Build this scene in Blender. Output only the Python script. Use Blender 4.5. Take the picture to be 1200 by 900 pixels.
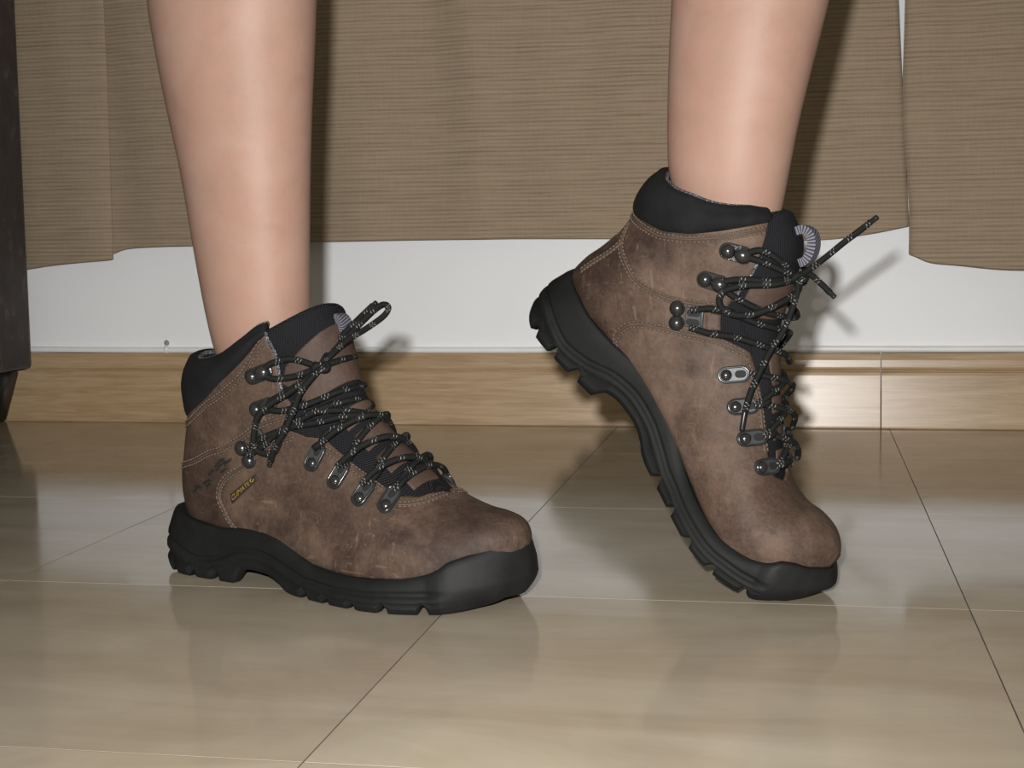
import bpy, bmesh, math, random
from mathutils import Vector, Matrix
from mathutils.geometry import delaunay_2d_cdt

random.seed(7)
for _o in list(bpy.data.objects):
    bpy.data.objects.remove(_o, do_unlink=True)
SC = bpy.context.scene
COL = SC.collection
PI = math.pi

# ------------------------------------------------------------------ camera
CAM_POS = Vector((0.21092, -1.53791, 0.22556))
_pitch, _roll, _yaw = 0.09792, -0.01492, -0.18920
_d = Vector((math.sin(_yaw)*math.cos(_pitch), math.cos(_yaw)*math.cos(_pitch), -math.sin(_pitch)))
_r = Vector((math.cos(_yaw), -math.sin(_yaw), 0))
_u = _r.cross(_d)
_r2 = _r*math.cos(_roll) + _u*math.sin(_roll)
_u2 = -_r*math.sin(_roll) + _u*math.cos(_roll)
cam_data = bpy.data.cameras.new('camera')
cam_data.sensor_width = 36.0
cam_data.lens = 36.0*1776.4/1200.0
cam_data.clip_start = 0.05
cam = bpy.data.objects.new('camera', cam_data)
COL.objects.link(cam)
cam.matrix_world = Matrix(((_r2.x, _u2.x, -_d.x, CAM_POS.x), (_r2.y, _u2.y, -_d.y, CAM_POS.y),
                           (_r2.z, _u2.z, -_d.z, CAM_POS.z), (0, 0, 0, 1)))
SC.camera = cam

# ------------------------------------------------------------------ light
world = bpy.data.worlds.new('world')
SC.world = world
world.use_nodes = True
world.node_tree.nodes['Background'].inputs[0].default_value = (1.0, 0.91, 0.70, 1)
world.node_tree.nodes['Background'].inputs[1].default_value = 0.195
# the camera's own flash: a little left of and above the lens
fl = bpy.data.lights.new('camera_flash', 'SPOT')
fl.energy = 71.0
fl.color = (1.0, 0.985, 0.965)
fl.spot_size = math.radians(84)
fl.spot_blend = 1.0
fl.shadow_soft_size = 0.009
flash = bpy.data.objects.new('camera_flash', fl)
COL.objects.link(flash)
flash.location = CAM_POS - _r2*0.025 + _u2*0.045
flash.rotation_euler = cam.matrix_world.to_euler()
SC.view_settings.view_transform = 'Standard'
SC.view_settings.look = 'None'
SC.view_settings.gamma = 1.0
SC.view_settings.use_curve_mapping = False
SC.view_settings.exposure = 0.0

# ------------------------------------------------------------------ helpers
def link(o, parent=None):
    COL.objects.link(o)
    if parent is not None:
        o.parent = parent
    return o

def mesh_obj(name, verts, faces, mat=None, parent=None, smooth=True, uvs=None):
    me = bpy.data.meshes.new(name)
    me.from_pydata([tuple(v) for v in verts], [], faces)
    if uvs is not None:
        lay = me.uv_layers.new(name='UVMap')
        for lp in me.loops:
            lay.data[lp.index].uv = uvs[lp.vertex_index]
    if smooth:
        me.polygons.foreach_set('use_smooth', [True]*len(me.polygons))
    if mat is not None:
        me.materials.append(mat)
    me.update()
    return link(bpy.data.objects.new(name, me), parent)

def bm_obj(name, bm, mat=None, parent=None, smooth=True, recalc=True):
    if recalc:
        bmesh.ops.recalc_face_normals(bm, faces=bm.faces)
    me = bpy.data.meshes.new(name)
    bm.to_mesh(me)
    bm.free()
    if smooth:
        me.polygons.foreach_set('use_smooth', [True]*len(me.polygons))
    if mat is not None:
        me.materials.append(mat)
    return link(bpy.data.objects.new(name, me), parent)

def tag(o, label=None, cat=None, group=None, kind=None):
    if label: o['label'] = label
    if cat: o['category'] = cat
    if group: o['group'] = group
    if kind: o['kind'] = kind
    return o

def empty(name, loc=(0, 0, 0), rz=0.0):
    o = bpy.data.objects.new(name, None)
    o.empty_display_size = 0.03
    o.location = loc
    o.rotation_euler = (0, 0, rz)
    return link(o)

def bevel_box(x0, x1, y0, y1, z0, z1, b, seg=2, bm=None):
    bm = bm or bmesh.new()
    r = bmesh.ops.create_cube(bm, size=1.0)
    vs = r['verts']
    for v in vs:
        v.co = Vector(((x0+x1)/2 + v.co.x*(x1-x0), (y0+y1)/2 + v.co.y*(y1-y0), (z0+z1)/2 + v.co.z*(z1-z0)))
    if b > 0:
        es = list({e for v in vs for e in v.link_edges})
        bmesh.ops.bevel(bm, geom=es, offset=b, segments=seg, affect='EDGES', profile=0.5)
    return bm

def crom(pts, t):
    """Catmull-Rom through a list of tuples, t in index units."""
    n = len(pts)
    i = max(0, min(n-2, int(math.floor(t))))
    f = t - i
    p1, p2 = pts[i], pts[i+1]
    p0 = pts[i-1] if i > 0 else tuple(2*a-b for a, b in zip(p1, p2))
    p3 = pts[i+2] if i+2 < n else tuple(2*b-a for a, b in zip(p1, p2))
    out = []
    for a, b, c, d in zip(p0, p1, p2, p3):
        out.append(0.5*(2*b + (c-a)*f + (2*a-5*b+4*c-d)*f*f + (3*b-a-3*c+d)*f**3))
    return out

def lin(tab, x):
    """piecewise-linear with smooth steps; tab = [(x, y), ...]"""
    if x <= tab[0][0]: return tab[0][1]
    for (a, ya), (b, yb) in zip(tab, tab[1:]):
        if x <= b:
            f = (x-a)/(b-a)
            return ya + (yb-ya)*f
    return tab[-1][1]

def smo(tab, x):
    """monotone smooth interpolation (cubic through table)"""
    if x <= tab[0][0]: return tab[0][1]
    if x >= tab[-1][0]: return tab[-1][1]
    for i in range(len(tab)-1):
        if x <= tab[i+1][0]:
            break
    x0, y0 = tab[i]; x1, y1 = tab[i+1]
    def slope(k):
        if k <= 0 or k >= len(tab)-1: return 0.0
        a = (tab[k][1]-tab[k-1][1])/(tab[k][0]-tab[k-1][0])
        b = (tab[k+1][1]-tab[k][1])/(tab[k+1][0]-tab[k][0])
        return 0.0 if a*b <= 0 else 2*a*b/(a+b)
    h = x1-x0; t = (x-x0)/h
    m0, m1 = slope(i)*h, slope(i+1)*h
    return (2*t**3-3*t*t+1)*y0 + (t**3-2*t*t+t)*m0 + (-2*t**3+3*t*t)*y1 + (t**3-t*t)*m1

def tube_data(path, rad, sides=8, closed=False, flat=1.0, up=None):
    """verts, faces, uvs of a tube along path (list of Vectors); uv.x = length in radii."""
    n = len(path)
    vs, fs, uv = [], [], []
    prev = None
    L = 0.0
    for i, p in enumerate(path):
        a = path[(i-1) % n] if (closed or i > 0) else path[0]
        b = path[(i+1) % n] if (closed or i < n-1) else path[-1]
        t = (b-a)
        t = t.normalized() if t.length > 1e-9 else Vector((0, 0, 1))
        if prev is None:
            ref = up if up is not None else (Vector((0, 0, 1)) if abs(t.z) < 0.9 else Vector((1, 0, 0)))
            nn = (ref - t*ref.dot(t)).normalized()
        else:
            nn = prev - t*prev.dot(t)
            nn = nn.normalized() if nn.length > 1e-9 else prev
        prev = nn
        bb = t.cross(nn)
        if i > 0: L += (path[i]-path[i-1]).length
        r = rad(i/(n-1)) if callable(rad) else rad
        for k in range(sides):
            an = 2*PI*k/sides
            vs.append(p + nn*(math.cos(an)*r*flat) + bb*(math.sin(an)*r))
            uv.append((L/0.001, k/sides))
    m = n if closed else n-1
    for i in range(m):
        for k in range(sides):
            a = i*sides+k; b = i*sides+(k+1) % sides
            c = ((i+1) % n)*sides+(k+1) % sides; d = ((i+1) % n)*sides+k
            fs.append((a, b, c, d))
    if not closed:
        fs.append(tuple(reversed(range(sides))))
        fs.append(tuple((n-1)*sides+k for k in range(sides)))
    return vs, fs, uv

def smooth_path(pts, per=6):
    q = [tuple(p) for p in pts]
    out = []
    for i in range(len(q)-1):
        for k in range(per):
            out.append(Vector(crom(q, i+k/per)))
    out.append(Vector(q[-1]))
    return out

# ------------------------------------------------------------------ materials
class NT:
    def __init__(self, name):
        self.m = bpy.data.materials.new(name)
        self.m.use_nodes = True
        self.t = self.m.node_tree
        self.b = self.t.nodes['Principled BSDF']
    def n(self, kind, **kw):
        nd = self.t.nodes.new(kind)
        for k, v in kw.items():
            if k.startswith('i_'):
                key = k[2:].replace('_', ' ')
                nd.inputs[key].default_value = v
            else:
                setattr(nd, k, v)
        return nd
    def l(self, a, b):
        self.t.links.new(a, b)
    def coords(self, kind='Object', scale=(1, 1, 1)):
        tc = self.n('ShaderNodeTexCoord')
        mp = self.n('ShaderNodeMapping')
        mp.inputs['Scale'].default_value = scale
        self.l(tc.outputs[kind], mp.inputs['Vector'])
        return mp.outputs['Vector']
    def noise(self, vec, scale, detail=4, rough=0.55, dist=0.0):
        nd = self.n('ShaderNodeTexNoise')
        nd.inputs['Scale'].default_value = scale
        nd.inputs['Detail'].default_value = detail
        nd.inputs['Roughness'].default_value = rough
        nd.inputs['Distortion'].default_value = dist
        self.l(vec, nd.inputs['Vector'])
        return nd.outputs['Fac']
    def ramp(self, fac, stops):
        nd = self.n('ShaderNodeValToRGB')
        cr = nd.color_ramp
        while len(cr.elements) < len(stops):
            cr.elements.new(0.5)
        for e, (p, c) in zip(cr.elements, stops):
            e.position = p
            e.color = (c[0], c[1], c[2], 1) if not isinstance(c, (int, float)) else (c, c, c, 1)
        self.l(fac, nd.inputs['Fac'])
        return nd.outputs['Color']
    def mix(self, fac, a, b, mode='MIX'):
        nd = self.n('ShaderNodeMix', data_type='RGBA', blend_type=mode)
        for sock, v in ((nd.inputs[0], fac), (nd.inputs[6], a), (nd.inputs[7], b)):
            if isinstance(v, (int, float)): sock.default_value = v
            elif isinstance(v, tuple): sock.default_value = (v[0], v[1], v[2], 1)
            else: self.l(v, sock)
        return nd.outputs[2]
    def math(self, op, a, b=None):
        nd = self.n('ShaderNodeMath', operation=op)
        for s, v in ((nd.inputs[0], a), (nd.inputs[1], b)):
            if v is None: continue
            if isinstance(v, (int, float)): s.default_value = v
            else: self.l(v, s)
        return nd.outputs[0]
    def bump(self, h, strength=0.3, dist=0.001, prev=None):
        nd = self.n('ShaderNodeBump')
        nd.inputs['Strength'].default_value = strength
        nd.inputs['Distance'].default_value = dist
        self.l(h, nd.inputs['Height'])
        if prev is not None: self.l(prev, nd.inputs['Normal'])
        self.l(nd.outputs['Normal'], self.b.inputs['Normal'])
        return nd.outputs['Normal']
    def set(self, **kw):
        for k, v in kw.items():
            s = self.b.inputs[k.replace('_', ' ')]
            if isinstance(v, (int, float)): s.default_value = v
            elif isinstance(v, tuple): s.default_value = (v[0], v[1], v[2], 1) if len(v) == 3 and s.type == 'RGBA' else v
            else: self.l(v, s)
        return self.m

M = {}
def build_materials():
    # white painted wall
    t = NT('wall_paint'); v = t.coords()
    c = t.ramp(t.noise(v, 3.0, 3), [(0.3, (0.855, 0.868, 0.895)), (0.7, (0.90, 0.912, 0.935))])
    t.bump(t.noise(v, 420, 3), 0.12, 0.0006)
    M['wall'] = t.set(Base_Color=c, Roughness=0.55)
    # polished beige tile with long faint streaks
    t = NT('polished_tile')
    inf = t.n('ShaderNodeObjectInfo')
    tc = t.n('ShaderNodeTexCoord')
    add = t.n('ShaderNodeVectorMath', operation='ADD')
    sc = t.n('ShaderNodeVectorMath', operation='SCALE'); sc.inputs['Scale'].default_value = 7.0
    cmb = t.n('ShaderNodeCombineXYZ')
    t.l(inf.outputs['Random'], cmb.inputs[0]); t.l(inf.outputs['Random'], cmb.inputs[1])
    t.l(cmb.outputs[0], sc.inputs[0]); t.l(tc.outputs['Object'], add.inputs[0]); t.l(sc.outputs[0], add.inputs[1])
    mp = t.n('ShaderNodeMapping'); mp.inputs['Scale'].default_value = (2.2, 9.0, 9.0); mp.inputs['Rotation'].default_value = (0, 0, 0.12)
    t.l(add.outputs[0], mp.inputs['Vector'])
    v = mp.outputs['Vector']
    a = t.noise(v, 1.6, 6, 0.62, 1.2)
    c = t.ramp(a, [(0.28, (0.2889, 0.2398, 0.1738)), (0.5, (0.3478, 0.2992, 0.2266)), (0.72, (0.4012, 0.3564, 0.2838))])
    b = t.noise(add.outputs[0], 9.0, 5, 0.6, 0.6)
    c = t.mix(0.28, c, t.ramp(b, [(0.35, (0.2889, 0.2322, 0.1595)), (0.65, (0.4494, 0.4050, 0.3245))]))
    s = t.noise(add.outputs[0], 60.0, 2, 0.5)
    c = t.mix(t.ramp(s, [(0.74, 0.0), (0.80, 0.55)]), c, (0.30, 0.24, 0.16))
    br = t.math('MULTIPLY_ADD', inf.outputs['Random'], 0.10)
    br.node.inputs[2].default_value = 0.95
    c = t.mix(1.0, c, br, 'MULTIPLY')
    rg = t.ramp(t.noise(add.outputs[0], 14, 4), [(0.3, 0.07), (0.7, 0.14)])
    M['tile'] = t.set(Base_Color=c, Roughness=rg, IOR=1.62)
    t = NT('grout'); v = t.coords()
    M['grout'] = t.set(Base_Color=t.ramp(t.noise(v, 30, 3), [(0.35, (0.035, 0.028, 0.022)), (0.65, (0.09, 0.075, 0.06))]), Roughness=0.8)
    # oak skirting
    t = NT('oak_wood'); v = t.coords(scale=(1.6, 10, 22))
    a = t.noise(v, 2.6, 7, 0.62, 1.6)
    c = t.ramp(a, [(0.25, (0.2429, 0.1472, 0.0746)), (0.45, (0.3785, 0.2553, 0.1435)), (0.60, (0.4689, 0.3335, 0.2034)), (0.8, (0.5537, 0.4140, 0.2712))])
    k = t.noise(t.coords(scale=(3, 12, 60)), 6, 4, 0.6, 0.4)
    c = t.mix(0.35, c, t.ramp(k, [(0.35, (0.2825, 0.1782, 0.0904)), (0.65, (0.5311, 0.3910, 0.2429))]))
    t.bump(k, 0.08, 0.0005)
    M['oak'] = t.set(Base_Color=c, Roughness=0.30, IOR=1.5)
    # ribbed curtain cloth
    t = NT('curtain_cloth')
    v = t.coords(scale=(1.0, 1.0, 1.0))
    sx = t.n('ShaderNodeSeparateXYZ'); t.l(v, sx.inputs[0])
    wob = t.noise(t.coords(scale=(3.0, 3.0, 60)), 1.0, 3, 0.6)
    fine = t.noise(t.coords(scale=(16, 16, 520)), 1.0, 3, 0.7)
    mid = t.noise(t.coords(scale=(7, 7, 260)), 1.0, 4, 0.75)
    wv = t.math('SINE', t.math('MULTIPLY_ADD', sx.outputs[2], 1330.0))
    t.l(t.math('MULTIPLY', wob, 9.0), wv.node.inputs[0].links[0].from_node.inputs[2])
    h = t.math('ADD', t.math('MULTIPLY', wv, 0.22), t.math('ADD', t.math('MULTIPLY', fine, 1.1), t.math('MULTIPLY', mid, 0.8)))
    c = t.ramp(t.math('MULTIPLY', h, 0.5), [(0.26, (0.2201, 0.1603, 0.1056)), (0.46, (0.3118, 0.2375, 0.1606)), (0.68, (0.3713, 0.2902, 0.2024))])
    w2 = t.noise(t.coords(scale=(900, 900, 40)), 1.0, 2)
    c = t.mix(0.12, c, t.ramp(w2, [(0.3, (0.12, 0.09, 0.06)), (0.7, (0.34, 0.28, 0.20))]))
    t.bump(h, 0.55, 0.0012)
    M['curtain'] = t.set(Base_Color=c, Roughness=0.85, Sheen_Weight=0.15)
    # dark brown velvet
    t = NT('brown_velvet'); v = t.coords()
    c = t.ramp(t.noise(t.coords(scale=(45, 45, 30)), 1.0, 6, 0.7), [(0.35, (0.014, 0.009, 0.008)), (0.55, (0.034, 0.023, 0.020)), (0.75, (0.115, 0.090, 0.083))])
    t.bump(t.noise(v, 300, 3), 0.25, 0.001)
    M['velvet'] = t.set(Base_Color=c, Roughness=0.8, Sheen_Weight=0.08, Sheen_Roughness=0.4)
    t = NT('black_lacquer'); v = t.coords()
    M['black_leg'] = t.set(Base_Color=t.ramp(t.noise(v, 20), [(0.3, (0.006, 0.006, 0.006)), (0.7, (0.012, 0.011, 0.010))]), Roughness=0.4)
    t = NT('grey_plastic'); v = t.coords()
    M['glide'] = t.set(Base_Color=t.ramp(t.noise(v, 60), [(0.3, (0.16, 0.15, 0.14)), (0.7, (0.22, 0.21, 0.2))]), Roughness=0.5)
    t = NT('white_cable'); v = t.coords()
    M['cable'] = t.set(Base_Color=t.ramp(t.noise(v, 25), [(0.3, (0.80, 0.80, 0.80)), (0.7, (0.88, 0.88, 0.88))]), Roughness=0.35)
    t = NT('nail_metal'); v = t.coords()
    M['nail'] = t.set(Base_Color=t.ramp(t.noise(v, 90), [(0.3, (0.22, 0.22, 0.22)), (0.7, (0.32, 0.32, 0.32))]), Roughness=0.6, Metallic=0.2)
    # skin
    t = NT('skin'); v = t.coords()
    a = t.noise(v, 22, 5, 0.6, 0.4)
    c = t.ramp(a, [(0.30, (0.255, 0.150, 0.112)), (0.52, (0.285, 0.176, 0.134)), (0.72, (0.300, 0.198, 0.156))])
    mo = t.noise(v, 75, 4, 0.65)
    c = t.mix(t.ramp(mo, [(0.45, 0.0), (0.62, 0.45)]), c, (0.300, 0.172, 0.136))
    c = t.mix(t.ramp(t.noise(v, 48, 4, 0.6), [(0.52, 0.0), (0.70, 0.4)]), c, (0.245, 0.168, 0.122))
    b = t.noise(t.coords(scale=(1, 1, 0.6)), 900, 2, 0.5)
    c = t.mix(t.ramp(b, [(0.66, 0.0), (0.78, 0.35)]), c, (0.17, 0.09, 0.06))
    t.bump(t.noise(v, 700, 3), 0.12, 0.0006)
    M['skin'] = t.set(Base_Color=c, Roughness=0.52, Specular_IOR_Level=0.32, Subsurface_Weight=0.12, Subsurface_Radius=(0.006, 0.0025, 0.0012), Subsurface_Scale=1.0, IOR=1.42)
    # worn nubuck leather
    def leather(name, stops, scuff, dark):
        t = NT(name); v = t.coords()
        a = t.noise(v, 26, 6, 0.62, 0.25)
        c = t.ramp(a, stops)
        f = t.noise(v, 420, 4, 0.7)
        c = t.mix(0.30, c, t.ramp(f, [(0.3, stops[0][1]), (0.7, scuff)]))
        d = t.noise(v, 13, 5, 0.6, 0.2)
        c = t.mix(t.ramp(d, [(0.50, 0.0), (0.66, 0.75)]), c, dark)
        # scuff lines
        w1 = t.noise(t.coords(scale=(60, 60, 9)), 4.0, 3, 0.6, 1.5)
        w2 = t.noise(t.coords(scale=(11, 60, 70)), 3.0, 3, 0.6, 1.5)
        ln = t.math('MAXIMUM', t.ramp(w1, [(0.63, 0.0), (0.70, 1.0)]), t.ramp(w2, [(0.63, 0.0), (0.70, 1.0)]))
        msk = t.math('MULTIPLY', ln, t.ramp(t.noise(v, 15, 3), [(0.44, 0.0), (0.64, 0.75)]))
        c = t.mix(msk, c, scuff)
        # worn pale areas
        wp = t.noise(v, 21, 6, 0.68, 0.2)
        c = t.mix(t.ramp(wp, [(0.46, 0.0), (0.70, 0.70)]), c, scuff)
        n1 = t.bump(f, 0.25, 0.0007)
        n2 = t.bump(t.noise(v, 70, 5, 0.6, 0.5), 0.35, 0.0022, n1)
        t.bump(ln, 0.10, -0.0005, n2)
        return t.set(Base_Color=c, Roughness=0.66, IOR=1.4, Specular_IOR_Level=0.35)
    M['leather'] = leather('brown_leather', [(0.30, (0.0279, 0.0162, 0.0116)), (0.50, (0.0489, 0.0295, 0.0211)), (0.70, (0.0782, 0.0494, 0.0354))], (0.1362, 0.0906, 0.0653), (0.0153, 0.0089, 0.0072))
    M['heel_leather'] = leather('heel_leather', [(0.30, (0.0230, 0.0131, 0.0093)), (0.50, (0.0403, 0.0239, 0.0169)), (0.70, (0.0645, 0.0400, 0.0285))], (0.1123, 0.0733, 0.0525), (0.0126, 0.0072, 0.0058))
    M['tab_leather'] = leather('tongue_leather', [(0.30, (0.0306, 0.0179, 0.0136)), (0.50, (0.0449, 0.0269, 0.0205)), (0.70, (0.0612, 0.0384, 0.0291))], (0.0816, 0.0512, 0.0372), (0.0238, 0.0141, 0.0112))
    # black rubber
    t = NT('black_rubber'); v = t.coords()
    a = t.noise(v, 30, 5, 0.6)
    c = t.ramp(a, [(0.3, (0.0046, 0.0051, 0.0053)), (0.7, (0.0099, 0.0102, 0.0102))])
    t.bump(t.noise(v, 500, 3), 0.2, 0.0005)
    M['rubber'] = t.set(Base_Color=c, Roughness=0.66, Specular_IOR_Level=0.16)
    t = NT('dusty_toe_rubber'); v = t.coords()
    c = t.ramp(t.noise(v, 45, 5, 0.6), [(0.3, (0.0063, 0.0063, 0.0066)), (0.7, (0.0125, 0.0125, 0.0130))])
    t.bump(t.noise(v, 650, 3), 0.15, 0.0004)
    M['toe_rubber'] = t.set(Base_Color=c, Roughness=0.6, Specular_IOR_Level=0.16)
    # black nubuck collar
    t = NT('black_nubuck'); v = t.coords()
    c = t.ramp(t.noise(v, 60, 5, 0.6), [(0.3, (0.0040, 0.0040, 0.0046)), (0.7, (0.0090, 0.0090, 0.010))])
    t.bump(t.noise(v, 600, 3), 0.2, 0.0005)
    M['nubuck'] = t.set(Base_Color=c, Roughness=0.85, Specular_IOR_Level=0.2)
    # black woven mesh fabric
    t = NT('black_mesh'); v = t.coords()
    sx = t.n('ShaderNodeSeparateXYZ'); t.l(t.coords(scale=(1, 1, 1)), sx.inputs[0])
    s1 = t.math('SINE', t.math('MULTIPLY', t.math('ADD', sx.outputs[0], sx.outputs[2]), 3200.0))
    s2 = t.math('SINE', t.math('MULTIPLY', t.math('ADD', t.math('SUBTRACT', sx.outputs[0], sx.outputs[2]), sx.outputs[1]), 3200.0))
    wv = t.math('MULTIPLY', s1, s2)
    c = t.ramp(t.math('MULTIPLY_ADD', wv, 0.5), [(0.45, (0.0025, 0.0025, 0.003)), (0.85, (0.011, 0.011, 0.014)), (1.0, (0.05, 0.05, 0.062))])
    c.node.inputs[0].links[0].from_node.inputs[2].default_value = 0.5
    t.bump(wv, 0.5, 0.0006)
    M['mesh'] = t.set(Base_Color=c, Roughness=0.8, Specular_IOR_Level=0.2)
    # black lace with pale flecks
    t = NT('black_lace')
    tc = t.n('ShaderNodeTexCoord'); sx = t.n('ShaderNodeSeparateXYZ'); t.l(tc.outputs['UV'], sx.inputs[0])
    ln, an = sx.outputs[0], sx.outputs[1]
    band = t.math('FRACT', t.math('MULTIPLY', ln, 1/14.0))
    inb = t.math('LESS_THAN', band, 0.34)
    diag = t.math('FRACT', t.math('ADD', t.math('MULTIPLY', ln, 0.42), t.math('MULTIPLY', an, 3.0)))
    fl_ = t.math('LESS_THAN', diag, 0.30)
    par = t.math('LESS_THAN', t.math('FRACT', t.math('ADD', t.math('MULTIPLY', ln, 0.9), t.math('MULTIPLY', an, 1.0))), 0.45)
    fac = t.math('MULTIPLY', t.math('MULTIPLY', inb, fl_), par)
    c = t.mix(fac, (0.0042, 0.0046, 0.0044), (0.20, 0.20, 0.20))
    br = t.math('SINE', t.math('MULTIPLY', t.math('ADD', t.math('MULTIPLY', ln, 0.9), t.math('MULTIPLY', an, 4.0)), 6.283))
    t.bump(br, 0.4, 0.0004)
    M['lace'] = t.set(Base_Color=c, Roughness=0.75, Specular_IOR_Level=0.25)
    t = NT('lace_tip'); v = t.coords()
    M['lace_tip'] = t.set(Base_Color=t.ramp(t.noise(v, 100), [(0.3, (0.006, 0.006, 0.006)), (0.7, (0.012, 0.012, 0.012))]), Roughness=0.3)
    # black enamelled metal
    t = NT('black_enamel'); v = t.coords()
    M['enamel'] = t.set(Base_Color=t.ramp(t.noise(v, 150, 3), [(0.3, (0.010, 0.010, 0.011)), (0.7, (0.020, 0.020, 0.021))]), Roughness=0.22, Metallic=0.0, IOR=1.6)
    t = NT('gunmetal'); v = t.coords()
    M['gunmetal'] = t.set(Base_Color=t.ramp(t.noise(v, 200, 3), [(0.3, (0.030, 0.032, 0.034)), (0.7, (0.055, 0.058, 0.062))]), Roughness=0.45, Metallic=0.35)
    t = NT('hole_black'); v = t.coords()
    M['hole'] = t.set(Base_Color=t.ramp(t.noise(v, 50), [(0.3, (0.003, 0.003, 0.003)), (0.7, (0.005, 0.005, 0.005))]), Roughness=0.8)
    # tan thread
    t = NT('tan_thread'); v = t.coords()
    M['thread'] = t.set(Base_Color=t.ramp(t.noise(v, 200, 3), [(0.3, (0.062, 0.040, 0.027)), (0.7, (0.105, 0.070, 0.048))]), Roughness=0.7)
    t = NT('pale_edge'); v = t.coords()
    M['edge'] = t.set(Base_Color=t.ramp(t.noise(v, 160, 3), [(0.3, (0.045, 0.028, 0.020)), (0.7, (0.075, 0.048, 0.034))]), Roughness=0.7)
    # speckled grey lining edge
    t = NT('speckled_lining'); v = t.coords()
    M['lining'] = t.set(Base_Color=t.ramp(t.noise(v, 900, 2, 0.6), [(0.42, (0.012, 0.012, 0.014)), (0.55, (0.07, 0.07, 0.08)), (0.68, (0.30, 0.30, 0.33))]), Roughness=0.8)
    t = NT('pull_loop'); 
    tc = t.n('ShaderNodeTexCoord'); sx = t.n('ShaderNodeSeparateXYZ'); t.l(tc.outputs['UV'], sx.inputs[0])
    z = t.math('FRACT', t.math('ADD', t.math('MULTIPLY', sx.outputs[0], 0.55), t.math('MULTIPLY', sx.outputs[1], 2.0)))
    M['pull'] = t.set(Base_Color=t.ramp(z, [(0.3, (0.012, 0.012, 0.016)), (0.5, (0.075, 0.075, 0.10)), (0.8, (0.15, 0.15, 0.19))]), Roughness=0.8)
    t = NT('tag_cloth'); v = t.coords()
    M['tag'] = t.set(Base_Color=t.ramp(t.noise(v, 400), [(0.3, (0.012, 0.005, 0.005)), (0.7, (0.022, 0.010, 0.009))]), Roughness=0.7)
    t = NT('yellow_thread'); v = t.coords()
    M['yellow'] = t.set(Base_Color=t.ramp(t.noise(v, 500), [(0.3, (0.17, 0.12, 0.008)), (0.7, (0.26, 0.19, 0.015))]), Roughness=0.7)
    t = NT('black_print'); v = t.coords()
    M['print'] = t.set(Base_Color=t.ramp(t.noise(v, 500), [(0.3, (0.004, 0.004, 0.004)), (0.7, (0.010, 0.009, 0.009))]), Roughness=0.7)
build_materials()

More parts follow.
